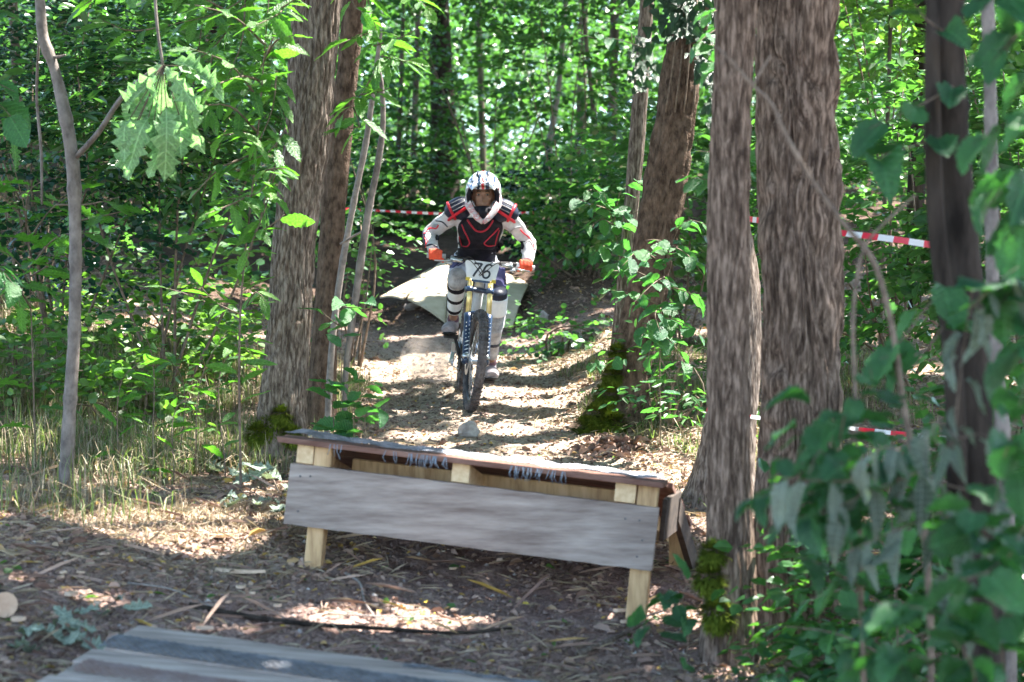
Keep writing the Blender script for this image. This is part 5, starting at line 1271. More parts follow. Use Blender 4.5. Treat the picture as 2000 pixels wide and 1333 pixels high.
# right foreground shrubs, blurred and close
def fg(name, label, d, stems, meshes, ln, step, **kw):
    return LP(name, stems[0][0], label, "shrub", stems, meshes, ln, step, **kw)
def S(*rows): return [P(a, b, c) for a, b, c in rows]
fg("foreground_shrub", "teal green shrub with broad blurred leaves in front of the thickest trunk's foot", 5,
   [S((1700,1500,5.2),(1680,1200,5.2),(1640,950,5.1),(1600,800,5.0),(1560,760,5.0)), S((1640,960,5.1),(1560,900,5.0),(1490,900,4.9)), S((1650,1000,5.1),(1560,960,5.0),(1440,980,4.9)), S((1640,900,5.1),(1700,800,5.1),(1700,720,5.0)), S((1660,1050,5.1),(1590,1010,5),(1500,1040,4.9)),
    S((1630,880,5.1),(1560,850,5.0),(1540,820,4.9)), S((1680,1150,5.2),(1600,1100,5.1),(1530,1080,5)), S((1660,950,5.1),(1740,900,5),(1800,880,4.9)), S((1640,860,5.0),(1660,790,4.95),(1720,760,4.9)), S((1660,1080,5.1),(1720,1020,5),(1760,960,4.9)), S((1640,920,5.0),(1600,880,4.9),(1580,930,4.8)), S((1650,980,5.0),(1620,1000,4.9),(1560,1010,4.8)), S((1650,1010,5.0),(1680,960,4.9),(1640,900,4.8))],
   L_fg, .092, .040, rstem=.003, droop=.45, matS=M_twig, lsd=.3)
fg("wilted_shrub", "pale grey green wilted leaves hanging twisted among the foreground greenery on the right", 4.9,
   [S((1900,1500,5.1),(1860,1100,5.0),(1800,900,4.95),(1740,840,4.9)), S((1800,920,4.95),(1700,960,4.9),(1620,1000,4.8)), S((1840,1000,5.0),(1740,1040,4.9),(1650,1080,4.8)), S((1820,900,4.95),(1880,850,4.9),(1960,860,4.8)), S((1820,940,4.95),(1900,960,4.9),(1980,980,4.8)), S((1700,940,4.9),(1600,940,4.8),(1500,930,4.7)), S((1860,1060,5),(1920,1040,4.9),(1990,1060,4.8)), S((1860,880,4.9),(1880,700,4.85),(1900,560,4.8)), S((1900,600,4.8),(1950,550,4.8),(1990,520,4.8)), S((1840,820,4.8),(1820,850,4.7),(1860,900,4.7)), S((1760,880,4.8),(1700,880,4.7),(1660,920,4.7))],
   L_wilt, .10, .06, rstem=.003, droop=1.3, matS=M_twig, lsd=.3)
fg("corner_shrub", "broad green leaves filling the lower right corner, nearest to the camera", 4.6,
   [S((1980,1600,4.8),(1960,1300,4.7),(1930,1100,4.6),(1960,900,4.6)), S((1950,1250,4.7),(1850,1200,4.6),(1740,1180,4.5)), S((1960,1300,4.7),(1850,1290,4.6),(1700,1270,4.5)), S((1900,1500,4.7),(1800,1330,4.6),(1650,1260,4.5)), S((1940,1150,4.6),(1990,1050,4.5),(2030,980,4.5)), S((1950,1200,4.6),(2000,1200,4.5),(2050,1180,4.5)), S((1940,1080,4.6),(1900,1000,4.5),(1850,960,4.5)), S((1960,900,4.6),(1990,800,4.5),(2010,720,4.5)), S((1700,1500,4.7),(1600,1380,4.6),(1540,1320,4.5)), S((1900,1400,4.6),(1900,1300,4.5),(1860,1250,4.4)), S((1950,1100,4.5),(1900,1130,4.4),(1820,1130,4.4))],
   L_fg, .105, .042, rstem=.003, droop=.35, matS=M_twig, lsd=.3)
fg("shaded_shrub", "dark green shrub filling the gap below the striped tape, behind the wilted leaves", 6.2,
   [S((1760,1500,6.4),(1750,1150,6.3),(1740,900,6.2),(1760,740,6.1)), S((1750,1100,6.3),(1680,1020,6.2),(1600,1060,6.1)), S((1750,1000,6.3),(1820,940,6.2),(1880,1000,6.1)), S((1745,940,6.2),(1680,860,6.1),(1640,820,6.1)), S((1750,1150,6.3),(1820,1100,6.2),(1900,1140,6.1)), S((1755,1200,6.3),(1660,1150,6.2),(1560,1180,6.1)), S((1750,1050,6.2),(1790,1030,6.1),(1840,1060,6)), S((1750,900,6.2),(1820,830,6.1),(1880,800,6)), S((1760,1300,6.3),(1640,1240,6.2),(1500,1220,6.1)), S((1760,1260,6.3),(1850,1220,6.2),(1950,1240,6.1))],
   L_haz, .085, .055, rstem=.004, droop=.35, matS=M_twig, lsd=.3)
fg("upper_right_branch", "dark blurred leaves hanging in from the upper right edge", 5.0,
   [S((2080,20,5.0),(2000,60,5.0),(1940,120,4.9)), S((2080,200,5),(1990,230,4.95),(1900,280,4.9)), S((2080,320,5),(2000,350,4.95),(1920,380,4.9)), S((2080,420,5),(2000,430,4.9),(1960,470,4.9)), S((2060,620,4.9),(1980,600,4.9),(1930,540,4.8)), S((2060,-40,5),(1980,-10,5),(1900,0,4.9)), S((2080,130,5),(2010,150,4.9),(1970,180,4.9)), S((2060,560,4.9),(1970,570,4.8),(1940,620,4.8)), S((2060,700,4.9),(1990,680,4.8),(1960,740,4.8))],
   L_fg, .14, .055, rstem=.004, droop=.3, matS=M_bark_dark)
fg("drooping_leaf_spray", "a few long blurred green leaves hanging between the thickest trunk and the dark double trunk", 5.6,
   [S((1860,170,5.8),(1790,210,5.7),(1700,250,5.6)), S((1830,270,5.8),(1740,300,5.7),(1660,330,5.6)), S((1840,60,5.8),(1800,30,5.7),(1780,-10,5.6)), S((1840,560,5.6),(1780,640,5.5),(1730,700,5.4)), S((1840,640,5.6),(1800,690,5.5),(1720,700,5.4))],
   L_fg, .14, .10, rstem=.004, droop=.15, matS=M_twig)
fg("low_jump_sprig", "small teal leaves beside the jump's right leg", 7,
   [[G(1330,6.9), P(1320,1180,6.85), P(1270,1170,6.8), P(1240,1200,6.75)], S((1320,1200,6.85),(1340,1130,6.8),(1330,1110,6.8)), S((1320,1180,6.85),(1290,1210,6.8),(1250,1230,6.7))],
   L_fg, .10, .07, rstem=.003, droop=.3)

# middle-distance bushes: leaves too many to part, one mesh per crown
def bush(label, px, d, w, h, n, lm=M_leaf_bg, ln=.085, tmpl=HEXL, seed=0, z0=0., cat='bush', name='bush', k=7, length=.42, lift=.5):
    rs = np.random.default_rng(1000+seed); b = G(px, d); wm = w/2/F*d; hm = h/F*d
    c = np.array([b.x, b.y, b.z + z0 + hm*lift])
    p, u = blob_points(n, c, (wm, max(.5, wm*.7), hm*.5), rs, .15)
    p[:, 2] = np.maximum(p[:, 2], ground(p[:, 0], p[:, 1]) + .08)
    dr = u*1.0 + rs.normal(0, .5, u.shape); dr[:, 2] = dr[:, 2]*.35
    root = empty(name, b, label, cat)
    leaves_obj('foliage', [gapped(sprays(p, dr, length, k, ln, rs, tmpl), ln*.6)], lm, root)
    for i in range(6):
        mb = MB(); q = Vector(p[rs.integers(0, len(p))]); b2 = b + Vector((rs.normal(0, .06), rs.normal(0, .06), -.05)); mid = (b2 + q)/2 + Vector((rs.normal(0, .08), 0, .1))
        mb.tube([Vector(a) for a in catmull([tuple(b2), tuple(mid), tuple(q)], 9)], list(np.linspace(.012, .004, 9)), n=5)
        mb.build('stem', M_twig, root, smooth=True)
    return root
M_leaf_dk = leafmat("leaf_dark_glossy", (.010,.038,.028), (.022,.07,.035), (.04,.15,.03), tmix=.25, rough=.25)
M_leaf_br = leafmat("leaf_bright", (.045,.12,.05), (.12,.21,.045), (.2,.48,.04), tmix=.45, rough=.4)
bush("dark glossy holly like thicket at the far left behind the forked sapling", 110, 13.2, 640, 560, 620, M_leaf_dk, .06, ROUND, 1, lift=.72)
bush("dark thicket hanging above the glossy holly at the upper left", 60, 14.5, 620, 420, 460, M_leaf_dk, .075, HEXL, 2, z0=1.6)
bush("sunlit pale undergrowth left of the furrowed tree, below the dark gap", 330, 14.0, 460, 230, 330, M_leaf_br, .065, ROUND, 3, lift=.4)
bush("bright low brambles at the left edge above the tall grass", 40, 11.8, 320, 170, 140, M_leaf_br, .065, ROUND, 4, lift=.5)
bush("bramble patch between the forked sapling and the low chestnut shoot", 250, 11.6, 260, 150, 110, M_leaf_br, .06, ROUND, 5, lift=.5)
bush("leafy chestnut growth high behind the oak leaf cluster", 330, 13.0, 480, 380, 300, M_leaf_bg, .13, LONG, 6, z0=1.35)
bush("fine leaved young tree low behind the two leaning poles", 690, 15.5, 170, 330, 130, M_leaf_hazb, .06, ROUND, 7, z0=.55)
bush("green thicket right behind the thickest trunk, lit in bright flecks", 1760, 12.5, 560, 620, 640, M_leaf_hazb, .085, HEXL, 8, lift=.62)
bush("tall thicket at the right edge behind the grey sapling", 1990, 11.5, 380, 900, 420, M_leaf_bg, .10, HEXL, 9, lift=.6)
bush("bushy greenery behind the hazel bush and the slim right trunk", 1340, 15, 320, 440, 360, M_leaf_bg, .08, ROUND, 10, lift=.7)
bush("leafy crown filling the top right between the two big trunks and the edge", 1760, 14.5, 620, 420, 360, M_leaf_br, .10, HEXL, 11, z0=1.9)
bush("low bush on the slope left of the mossy tree, behind the plywood", 1140, 19.5, 280, 240, 460, M_leaf_hazb, .07, ROUND, 12, lift=.55)
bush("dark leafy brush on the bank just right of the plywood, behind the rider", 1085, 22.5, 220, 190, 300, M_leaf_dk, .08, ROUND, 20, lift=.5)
bush("dark brush on top of the bank left of the rider, under the far tape", 770, 24.5, 240, 130, 260, M_leaf_bg, .08, ROUND, 21, lift=.55)
bush("leafy screen above and left of the thin pole tree", 1110, 21, 320, 380, 260, M_leaf_bg, .10, HEXL, 13, z0=1.1)
bush("small weeds under the plywood ramp's right corner", 1090, 16.2, 130, 90, 60, M_leaf_hazb, .06, ROUND, 14)
bush("shady bush in the gap between the leaning poles and the rider", 790, 25, 220, 260, 200, M_leaf_bg, .09, HEXL, 15, z0=.6)
bush("low greenery at the foot of the dark right trunks", 1800, 7.3, 520, 420, 300, M_leaf_hazb, .07, HEXL, 16, lift=.35)
bush("small leaved bush between the dark double trunk and the right edge", 1960, 7.6, 300, 620, 260, M_leaf_hazb, .07, ROUND, 19, lift=.6)
bush("fern like weeds around the mossy tree's right foot", 1320, 11.9, 150, 190, 90, M_leaf_hazb, .075, LONG, 17, lift=.45)
bush("leaves in the upper middle hanging over the rider's far background", 960, 24, 620, 330, 420, M_leaf_bg, .10, HEXL, 18, z0=2.3, name='bush')

# ------------------------------------------------------------------ the wood behind: leaf masses nobody could count
def mass(name, n, dlo, dhi, mat, ln, tmpl, seed, zlo=.0, ztop=1.2, k=8, L=.6, lim=.30, clump=.9, thr=-.15, hmax=None, xr=None):
    rs = np.random.default_rng(seed); y = np.sqrt(rs.uniform(dlo**2, dhi**2, n)); x = rs.uniform(-1, 1, n)*(lim*y + 1.5)
    g = ground(x, y); top = CZ + .178*y + ztop; z = g + zlo + rs.uniform(0, 1, n)*np.maximum(.3, top - g - zlo)
    if hmax: z = g + rs.uniform(0, 1, n)**1.3*hmax*(1 + .35*sines(x, y, 1.3, seed+9))
    c = sines(x*1.0 + 3, z*1.3 + y*.3, clump, seed) + .5*sines(y, z, clump*1.7, seed+1)
    keep = c > thr
    # the ridden line stays open
    if xr: keep &= (x > xr[0]) & (x < xr[1])
    keep &= ~((np.abs(x - track_x(y)) < 1.4) & (z - g < 1.8) & (y < 24))
    p = np.stack([x, y, z], 1)[keep]
    d = rs.normal(0, 1, p.shape); d[:, 2] = rs.normal(-.05, .25, len(p))
    tb = np.clip(.5 + .5*sines(p[:, 0]*.8, p[:, 2]*.9 + p[:, 1]*.4, 1.0, seed+5) + rs.normal(0, .15, len(p)), 0, 1)
    return tag(leaves_obj(name, [sprays(p, d, L, k, ln, rs, tmpl, tintb=tb)], mat), kind='stuff')
mass("forest_foliage", 6500, 21, 30, M_leaf_bg, .11, HEXL, 21, zlo=.9, thr=-.05)
mass("forest_foliage", 9500, 29, 44, M_leaf_bg, .14, HEXL, 22, zlo=.2, thr=-.25, L=.8)
mass("forest_foliage", 8500, 44, 64, M_leaf_bg, .21, HEXL, 23, zlo=.0, thr=-.6, L=1.2, ztop=3)
mass("forest_foliage", 9000, 66, 96, M_leaf_can, .38, HEXL, 24, zlo=0., thr=-1.2, L=2.2, ztop=5, lim=.42)
mass("undergrowth", 1500, 20.5, 26, M_leaf_hazb, .075, ROUND, 25, ztop=-3.3, thr=-.1, L=.35, k=6)
mass("undergrowth", 5000, 14.5, 34, M_leaf_hazb, .09, ROUND, 26, hmax=1.5, thr=-.6, L=.4, k=6, xr=(-12, -1.9))
mass("undergrowth", 2200, 14, 34, M_leaf_bg, .085, HEXL, 27, hmax=1.2, thr=-.5, L=.4, k=6, xr=(1.3, 12))
mass("undergrowth", 1500, 26, 40, M_leaf_bg, .11, HEXL, 28, hmax=1.0, thr=-.6, L=.6, k=6)
mass("undergrowth", 1300, 23, 31, M_leaf_bg, .09, HEXL, 37, hmax=.8, thr=-.5, L=.5, k=6, xr=(-5, 4.5))
mass("hanging_foliage", 2200, 13, 22, M_leaf_bg, .12, LONG, 29, zlo=2.0, thr=-.1, L=.6, k=7, xr=(-6, -1.4))
mass("hanging_foliage", 1300, 15, 22, M_leaf_bg, .10, HEXL, 30, zlo=1.9, thr=-.1, L=.6, k=7, xr=(.9, 8))

# ------------------------------------------------------------------ unseen canopy added over the track, holes and dense patches shaped for light
def canopy(n, xr, yr, hr, size, seed, k=8, L=.8, cover=1.0, usegap=True, thr=.35):
    rs = np.random.default_rng(seed); x = rs.uniform(*xr, n); y = rs.uniform(*yr, n); z = ground(x, y)*0 + np.interp(y, _fy, _fz) + CZ + rs.uniform(*hr, n)
    p = np.stack([x, y, z], 1); d = rs.normal(0, 1, p.shape); d[:, 2] *= .2
    v, f, t = sprays(p, d, L, k, size, rs, HEXL, flat=.3)
    q = v.reshape(-1, 6, 3).mean(1); keep = np.ones(len(q), bool)
    # noise holes, more over the track for sun, fewer over the foreground
    gl = q[:, :2] - sun[None, :2]/sun[2]*(q[:, 2:3] - CZ)     # where its shadow falls
    keep &= ((sines(gl[:, 0], gl[:, 1], 3.4, 91) + .35*sines(gl[:, 0], gl[:, 1], 9, 92)) < thr - .4*smooth(9.5, 10.5, gl[:, 1])*(1-smooth(15, 17, gl[:, 1]))*(np.abs(gl[:, 0]) < 1.9) + .5*smooth(8.6, 7.0, gl[:, 1] + .5*sines(gl[:, 0], gl[:, 1], 2.2, 93)))
    if usegap: keep &= in_sun(q, size)
    idx = np.nonzero(keep)[0]; v = v.reshape(-1, 6, 3)[idx].reshape(-1, 3); N = len(idx); b = np.arange(N)[:, None]*6
    return v, np.concatenate([b + np.array([[0,1,2,3]]), b + np.array([[0,3,4,5]])], 0), rs.uniform(0, 1, N*6)
tag(leaves_obj("shade_canopy", [canopy(7500, (-5, 10), (3, 20), (5.2, 8.5), .20, 31),
                                 canopy(4200, (-3, 7), (17.0, 29), (6.8, 9.5), .26, 36, thr=.6),  # extra leaves to shade the bank behind the rider
                                 canopy(1100, (-1, 7), (4.5, 10.2), (6, 9), .20, 35, thr=.1),  # extra leaves to shade the foreground and landing deck
                                 canopy(1100, (-14, 18), (14, 34), (8.5, 12), .34, 32, L=1.4, thr=-.1),
                                 canopy(900, (-14, -4), (-6, 20), (6, 10), .34, 33, L=1.4),
                                 canopy(700, (6, 18), (-6, 16), (6, 10), .34, 34, L=1.4)], M_leaf_can), kind='stuff')

# ------------------------------------------------------------------ grass, straw, litter
def blades(name, n, fn, mat, h, w, seed, lean=.5, tint=None):
    rs = np.random.default_rng(seed); x, y, hs = fn(rs, n); N = len(x); z = ground(x, y)
    a = rs.uniform(0, 6.283, N); ln = np.abs(rs.normal(0, lean, N)) ; H = h*hs*rs.uniform(.5, 1.3, N)
    dx, dy = np.cos(a), np.sin(a); sxx, syy = -dy*w/2, dx*w/2
    b = np.stack([x, y, z - .01], 1); s = np.stack([sxx, syy, 0*x], 1); dr = np.stack([dx, dy, 0*x], 1)
    m1 = b + dr*(H*ln*.25)[:, None] + np.array([0,0,1.])*(H*.5)[:, None]; tp = b + dr*(H*ln)[:, None] + np.array([0,0,1.])*(H*np.maximum(.15, 1-ln*.55))[:, None]
    V = np.stack([b - s, b + s, m1 - s*.8, m1 + s*.8, tp], 1).reshape(-1, 3); k = np.arange(N)[:, None]*5
    q = np.concatenate([k + np.array([[0,1,3,2]]), k + np.array([[2,3,4,4]])], 0)
    Vt = V; me_t = rs.uniform(0, .93, N)
    # last face as a triangle stored separately
    me = bpy.data.meshes.new(name); nf = 2*N
    me.vertices.add(len(Vt)); me.vertices.foreach_set('co', Vt.astype(np.float32).ravel())
    loops = np.concatenate([(k + np.array([[0,1,3,2]])).ravel(), (k + np.array([[2,3,4]])).ravel()]); me.loops.add(len(loops)); me.loops.foreach_set('vertex_index', loops.astype(np.int32))
    me.polygons.add(nf); st = np.concatenate([np.arange(N)*4, N*4 + np.arange(N)*3]); me.polygons.foreach_set('loop_start', st.astype(np.int32))
    try: me.polygons.foreach_set('loop_total', np.concatenate([np.full(N, 4), np.full(N, 3)]).astype(np.int32))
    except Exception: pass
    me.materials.append(mat); at = me.attributes.new('tint', 'FLOAT', 'POINT'); at.data.foreach_set('value', np.repeat(me_t, 5).astype(np.float32)); me.update(calc_edges=True)
    o = bpy.data.objects.new(name, me); COL.objects.link(o); return tag(o, kind='stuff')
def clumped(x, y, f, s, t): return sines(x, y, f, s) > t
def zone_left(rs, n):
    y = rs.uniform(8.7, 15, n); x = rs.uniform(-.30, -.055, n)*y
    k = clumped(x, y, 3.5, 51, -.2) & (rs.uniform(0, 1, n) < .08 + smooth(9.5, 10.9, y + .5*sines(x, y, 3, 57))) & (x < -1.05 - .2*smooth(11, 13, y)*0) & ~((x > -1.55) & (y < 9.8)); return x[k], y[k], 1 - .35*smooth(-2.2, -1.2, x[k])
def zone_right(rs, n):
    y = rs.uniform(10.2, 15, n); x = rs.uniform(.35, 2.6, n)
    k = clumped(x, y, 4.5, 52, .0) & (x > .62 - .1*(y-11)); return x[k], y[k], 0*x[k] + .7
def zone_path(rs, n):
    y = rs.uniform(8.8, 16.5, n); x = track_x(y) + rs.normal(0, 1.3, n)
    k = clumped(x, y, 5, 53, -.1) & (np.abs(x - track_x(y)) > .35) & ((y > 9.7) | (np.abs(x+.2) > 1.0)); return x[k], y[k], .45 + 0*x[k]
blades("grass", 22000, zone_left, M_grass, .27, .006, 1, .75)
blades("dry_grass", 26000, zone_left, M_straw, .27, .005, 2, 1.0)
blades("grass", 9000, zone_right, M_grass, .20, .006, 3, .8)
blades("dry_grass", 9000, zone_right, M_straw, .18, .006, 4, 1.2)
blades("dry_grass", 16000, zone_path, M_straw, .12, .006, 5, 1.6)
def zone_fg(rs, n):
    y = rs.uniform(7.9, 10, n); x = rs.uniform(-2.8, -.9, n); k = clumped(x, y, 4, 54, -.2) & (rs.uniform(0, 1, n) < smooth(7.9, 9.3, y)); return x[k], y[k], .5 + 0*x[k]
blades("dry_grass", 16000, zone_fg, M_straw, .13, .005, 6, 1.5)

def scatter(n, seed, dens=None, d0=5.4, d1=20, lim=.285):
    rs = np.random.default_rng(seed); y = d0*(d1/d0)**rs.uniform(0, 1, n); x = rs.uniform(-1, 1, n)*lim*y
    k = np.ones(n, bool) if dens is None else dens(x, y, rs); return x[k], y[k], rs
def off_track(x, y, rs):
    p = .25 + .75*smooth(.3, 1.0, np.abs(x - track_x(y))); p = np.where(y < 9.0, .22 + .45*(sines(x, y, 3, 61) > .2) + .3*smooth(-1.2, -2, x) + .6*np.exp(-((x+1.45)/.7)**2 - ((y-8.45)/.5)**2), p); return rs.uniform(0, 1, len(x)) < p  # litter thickened left of the jump to brighten the painted sun patch
def litter(name, n, seed, mat, ln, tmpl, dens=off_track, curl=.5, h=.012, aniso=1.):
    x, y, rs = scatter(n, seed, dens); N = len(x); z = ground(x, y) + rs.uniform(0, 1, N)*h + .004
    a = rs.uniform(0, 6.283, N); d = np.stack([np.cos(a), np.sin(a), rs.normal(0, .25, N)], 1); nr = np.stack([rs.normal(0, curl, N), rs.normal(0, curl, N), np.ones(N)], 1)
    v, f, t = leaf_arrays(np.stack([x, y, z], 1), d, nr, ln*rs.uniform(.4, 1.3, N), tmpl, rs.uniform(0, 1, N)); return tag(leaves_obj(name, [(v, f, t)], mat), kind='stuff')
CURL = HEXL*np.array([1, 1, 2.2]); STICK = np.array([(0,0,0),(.3,.018,.04),(.7,.018,.05),(1,0,.0),(.7,-.018,.05),(.3,-.018,.04)])
litter("dead_leaves", 62000, 71, M_litter, .029, CURL)
litter("dead_leaves", 4500, 72, M_litter, .065, LONG*np.array([1, 1.3, 3]), curl=.8, h=.02)
litter("straw", 26000, 73, M_straw, .10, STICK*np.array([1,.8,1]), curl=.4, h=.02)
def twigs_d(x, y, rs): return (y < 11)
litter("twig_litter", 1800, 74, M_litter, .20, STICK*np.array([1, 1.3, 1]), dens=twigs_d, h=.02)
litter("fallen_green_leaves", 900, 75, M_leaf_br, .05, HEXL, dens=lambda x, y, rs: (y < 13) & (rs.uniform(0,1,len(x)) < .6))
# crumbs of soil and small stones
def crumbs(name, n, seed, mat, r, dens):
    x, y, rs = scatter(n, seed, dens); N = len(x); z = ground(x, y); R_ = r*rs.uniform(.3, 1, N)**1.5*1.3
    oc = np.array([(1,0,0),(0,1,0),(-1,0,0),(0,-1,0),(0,0,.7),(0,0,-.7)]); v = np.stack([x, y, z + R_*.3], 1)[:, None] + oc[None]*(R_[:, None]*rs.uniform(.6, 1.3, (N, 3)))[:, None]*(1 + rs.normal(0, .15, (N, 6, 3)))
    k = np.arange(N)[:, None]*6; f = np.concatenate([k + np.array([t]) for t in ((0,1,4),(1,2,4),(2,3,4),(3,0,4),(1,0,5),(2,1,5),(3,2,5),(0,3,5))], 0)
    o = bpy.data.objects.new(name, fast_mesh(name, v.reshape(-1, 3), f, mat)); COL.objects.link(o); return tag(o, kind='stuff')
M_crumb = mk("soil_crumb", (.10,.065,.055), (.30,.22,.19), scale=(12,12,12), rough=1, spec=.1)
M_stone = mk("stone", (.26,.23,.22), (.50,.46,.43), scale=(20,20,20), rough=.9, bump=.6)
crumbs("soil_crumbs", 45000, 81, M_crumb, .012, None)
crumbs("pebbles", 2200, 82, M_stone, .012, None)

# ------------------------------------------------------------------ single things lying about
def rock(label, px, py, w, h, mat=M_stone, cat='stone', name='stone', seed=1):
    p = GP(px, py); s = w/2/F*p.y; hh = h/F*p.y; mb = MB(); mb.ball((0,0,0), 1, 14, 10)
    mb.v = [tuple(Vector((v[0]*s, v[1]*s*.8, v[2]*hh*.62))*(1 + .28*mnoise.noise(Vector(v)*1.3 + Vector((seed*7, 0, 0)))) + p + Vector((0, 0, hh*.3))) for v in mb.v]
    root = mb.build(name, mat, None, smooth=False); return tag(root, label, cat)
rock("grey brown stone lying in the middle of the track in front of the wheel", 916, 850, 42, 28, seed=1)
rock("small pale stone near the plywood on the left of the track", 805, 605, 34, 14, seed=2)
rock("pale lit stone on the bank below the plywood's right corner", 1062, 628, 18, 22, seed=3)
rock("flat pale stone between the jump and the landing deck", 795, 1262, 34, 16, seed=4, mat=M_chip)
pc = GP(1195, 886); rs = np.random.default_rng(17); n_ = 420; xx = pc.x + rs.normal(0, .11, n_); yy = pc.y + rs.normal(0, .14, n_)
zz = ground(xx, yy) + .09*np.exp(-((xx-pc.x)/.12)**2 - ((yy-pc.y)/.16)**2)*rs.uniform(.2, 1, n_)
aa = rs.uniform(0, 6.283, n_)
v, f, t = leaf_arrays(np.stack([xx, yy, zz], 1), np.stack([np.cos(aa), np.sin(aa), rs.normal(0, .5, n_)], 1), np.stack([rs.normal(0, .6, n_), rs.normal(0, .6, n_), np.ones(n_)], 1), rs.uniform(.03, .085, n_), HEXL*np.array([1, .8, 2.5]), rs.uniform(0, .6, n_))
tag(leaves_obj("bark_rubble", [(v, f, t)], M_litter), "pile of broken bark on the track's right edge behind the jump", "bark pile", kind='stuff')
# cut log end at the left edge
c = GP(10, 1215); c.z += .06
lg_ = empty("cut_log", (c.x, c.y, gz(c.x, c.y)), "short cut log showing its pale round end at the lower left edge", "log")
d0_ = Vector((.55, -.83, .02)).normalized(); mb = MB(); mb.tube([c - d0_*.35, c - d0_*.2, c - d0_*.004], [.05, .052, .05], n=20); mb.build('bark', M_bark_dark, lg_, smooth=True)
mb = MB(); mb.tube([c - d0_*.004, c + d0_*.002], [.0475, .047], n=20); mb.build('cut_end', M_chip, lg_)
def chip(label, px, py, L, w, ang, name='wood_chip', cat='wood chip', mat=M_chip, th=.012):
    p = GP(px, py); M = Matrix.Translation(p + Vector((0, 0, .018))) @ Matrix.Rotation(math.radians(ang), 4, 'Z') @ Matrix.Rotation(math.radians(random.uniform(-8, 8)), 4, 'X')
    mb = MB(); n = 10; a = L/2; b_ = w/2
    out = [(-a, -b_*.3), (-a*.8, -b_*.9), (0, -b_), (a*.6, -b_*.7), (a, -b_*.1), (a*.7, b_*.6), (0, b_), (-a*.7, b_*.8), (-a, b_*.3)]
    k = len(out); mb.v = [(x, y, .1*x*x/L) for x, y in out] + [(x*.96, y*.9, th + .1*x*x/L) for x, y in out]; mb.n = 2*k
    mb.f = [tuple(range(k))[::-1], tuple(range(k, 2*k))] + [(i, (i+1) % k, k+(i+1) % k, k+i) for i in range(k)]; mb.m = [0]*len(mb.f)
    o = mb.build(name, mat, None, M=M); return tag(o, label, cat)
chip("long pale splinter of wood lying left of the jump's left leg", 470, 1130, .24, .05, -20)
chip("curled tan piece of bark above the pale splinter", 432, 1058, .11, .05, 15, mat=mk("bark_tan", (.36,.2,.1), (.5,.3,.16), rough=.8))
chip("oval pale chip below the dark soil left of the landing deck", 140, 1175, .07, .04, 60)
chip("small pinkish chip next to the cut log's end", 36, 1222, .055, .035, 10)
chip("tan chip by the jump's right leg", 1218, 1205, .10, .04, 30)
chip("yellowish splinter right of the tan chip under the teal leaves", 1235, 1225, .13, .025, 40)
chip("thin tan sliver lying on the landing deck", 400, 1240, .07, .012, -8)
rc = random.Random(9)
for k in range(22):   # many alike crumbs of chainsawed wood
    px, py = rc.uniform(20, 1250), rc.uniform(1050, 1210)
    if 560 < px < 1260 and py < 1120: continue
    o = chip("small pale wood chip scattered on the bare soil", px, py, rc.uniform(.03, .05), rc.uniform(.018, .03), rc.uniform(0, 180), th=.008); o['group'] = "small chips on the bare soil"
M_yleaf = mk("leaf_yellow", (.62,.46,.06), (.78,.62,.12), rough=.6)
for k, (px, py) in enumerate(((45,1145),(850,1212),(560,1235),(655,1150),(690,1085),(620,1162),(900,1120),(830,1185),(1020,1190),(560,980))):
    p = GP(px, py); mb = MB(); hv = HEXL*.03
    a = rc.uniform(0, 6.28); M = Matrix.Translation(p + Vector((0,0,.022))) @ Matrix.Rotation(a, 4, 'Z') @ Matrix.Rotation(.4, 4, 'X')
    mb.add([Vector(q) for q in hv] + [Vector(q) + Vector((0,0,-.0006)) for q in hv], [(0,1,2,3),(0,3,4,5),(9,8,7,6),(11,10,9,6)]); o = mb.build('yellow_leaf', M_yleaf, None, M=M)
    tag(o, "tiny yellow leaf fallen on the bare soil", 'leaf', "yellow leaves on the bare soil")
def fallen(name, label, cat, spots, mats=L_wilt, ln=.16, up=.35):
    q0 = GP(*spots[0]); root = empty(name, q0, label, cat)
    for px, py in spots:
        for k in range(2):
            p = GP(px + random.uniform(-14, 14), py + random.uniform(-6, 6)); a = random.uniform(0, 6.28)
            put_leaf(root, Vector(q0), mats, p + Vector((0, 0, .03 + random.uniform(0, .05))), (math.cos(a), math.sin(a), random.uniform(-.1, .4)), Vector((random.gauss(0, up), random.gauss(0, up) - .4, 1)), ln*random.uniform(.8, 1.2))
    mb = MB()
    for i in range(len(spots)-1):
        a, b_ = GP(*spots[i]), GP(*spots[i+1]); mb.tube([a + Vector((0,0,.03)), (a+b_)/2 + Vector((0,0,.06)), b_ + Vector((0,0,.03))], .004, n=5)
    mb.build('twig', M_twig, root, smooth=True); return root
L_fal = shapes("fallen_leaf", hw_oak, M_leaf_wilt, serr=0, curl=1.6, droop=.3, fold=.2)
fallen("fallen_branch", "withered grey green oak branch lying against the jump's left end", "branch", [(400,925),(440,935),(470,945),(500,955),(525,950),(545,975)], L_fal, .17)
fallen("fallen_branch", "flattened grey green leaves in front of the withered oak branch", "branch", [(470,1000),(510,1010),(550,1020)], L_fal, .12)
fallen("fallen_branch", "withered leaves with large pale blades beside the cut log", "branch", [(60,1270),(100,1235),(120,1260),(30,1290)], L_fal, .14)
fallen("fallen_branch", "small withered leaf clump touching the landing deck's left end", "branch", [(195,1220),(225,1210),(150,1280)], L_fal, .10)
fallen("fallen_branch", "thin withered twig with narrow pale leaves in the dry grass left of the jump", "branch", [(230,925),(270,935),(310,950)], L_fal, .10)
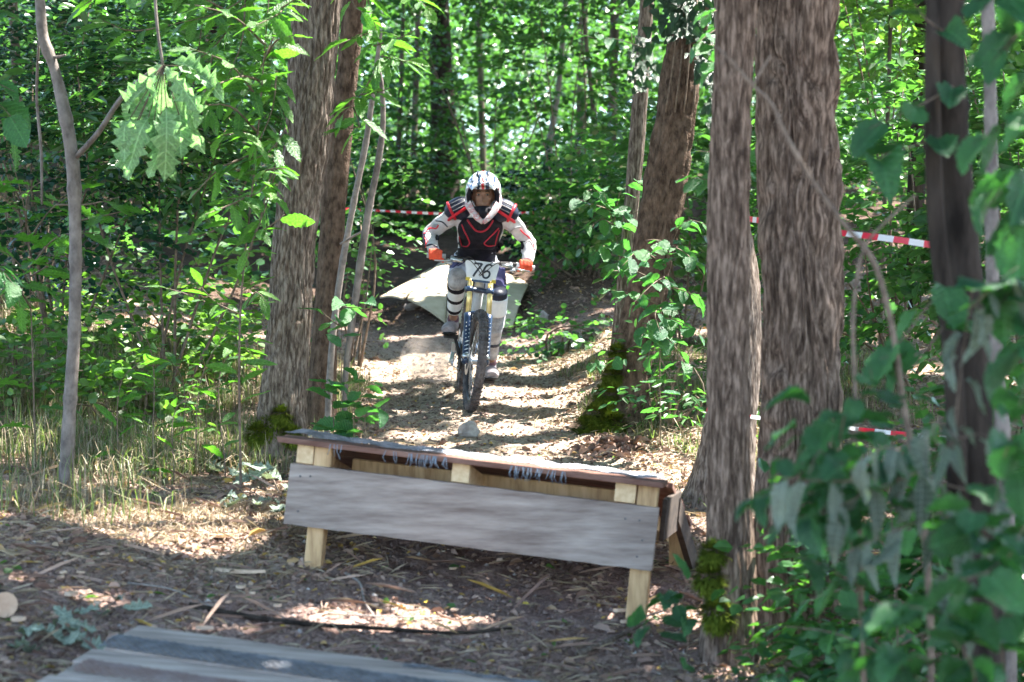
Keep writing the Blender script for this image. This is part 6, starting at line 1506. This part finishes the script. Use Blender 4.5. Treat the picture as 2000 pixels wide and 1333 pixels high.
def stick(label, pts, r, mat=M_twig, name='fallen_stick', cat='stick', lift=.02):
    q = [];
    for px, py, h in pts: p = GP(px, py); p.z += h + lift; q.append(tuple(p))
    cc = catmull(q, 24); mb = MB(); mb.tube([Vector(a) for a in cc], [r*(1-.5*i/23) for i in range(24)], n=7); return tag(mb.build(name, mat, None, smooth=True), label, cat)
stick("long dark stick lying on the soil just beyond the landing deck", [(370,1192,0),(480,1215,.0),(600,1235,.01),(760,1240,.0),(900,1248,0),(1000,1238,0)], .012, M_bark_dark)
stick("pale bent stick on the soil below the jump's front plank", [(675,1130,0),(700,1150,.01),(712,1185,.0),(735,1220,0)], .007, M_twig_pale)
stick("dark stick running right along the soil towards the jump's right leg", [(1130,1290,0),(1200,1262,.01),(1260,1235,.02)], .014, M_bark)
stick("thin arched twig over the dry grass at left", [(222,905,0),(262,905,.10),(300,905,.08),(345,905,.0)], .004, M_bark_dark)
stick("thin arched twig beside the withered branch", [(330,905,0),(372,905,.05),(400,905,.0)], .004, M_bark_dark)
stick("straight thin stick in the litter left of the landing deck", [(250,1150,0),(330,1165,.01),(420,1200,0)], .005, M_twig_pale)
stick("pale thin stick slanting on the soil under the jump", [(640,1210,0),(760,1222,.01),(880,1216,0)], .004, M_twig_pale)
stick("bent twig rising from the left bank's brush towards the low chestnut", [(385,750,0),(420,745,.18),(455,735,.42)], .008, M_twig)

# dust thrown up by the rear wheel
mb = MB(); q = MBK @ Vector((-.06, 1.34, .06))
for k in range(7): mb.ball(q + Vector((-.035*k - .02, .08*k, .03 + .018*k)), (.10 + .018*k, .12, .07 + .022*k), 10, 7)
ms = fuse(mb, .03, 3); M_dust = bpy.data.materials.new("dust"); M_dust.use_nodes = True; n = M_dust.node_tree.nodes; l = M_dust.node_tree.links; n.remove(n["Principled BSDF"])
pv = n.new('ShaderNodeVolumePrincipled'); pv.inputs['Color'].default_value = (.72, .62, .55, 1); tc = n.new('ShaderNodeTexCoord'); nz = n.new('ShaderNodeTexNoise'); nz.inputs['Scale'].default_value = 6; nz.inputs['Detail'].default_value = 3
mr = n.new('ShaderNodeMapRange'); mr.inputs[1].default_value = .4; mr.inputs[2].default_value = .7; mr.inputs[3].default_value = 0; mr.inputs[4].default_value = 6.0
l.new(tc.outputs['Object'], nz.inputs['Vector']); l.new(nz.outputs[0], mr.inputs[0]); l.new(mr.outputs[0], pv.inputs['Density']); l.new(pv.outputs[0], n["Material Output"].inputs['Volume'])
ms.materials.append(M_dust); o = bpy.data.objects.new("dust_cloud", ms); COL.objects.link(o); tag(o, kind='stuff')
print("TRIS", sum(sum(len(p.vertices)-2 for p in m.polygons) if len(m.polygons) < 2000 else len(m.polygons)*2 for m in bpy.data.meshes), "OBJ", len(bpy.data.objects))
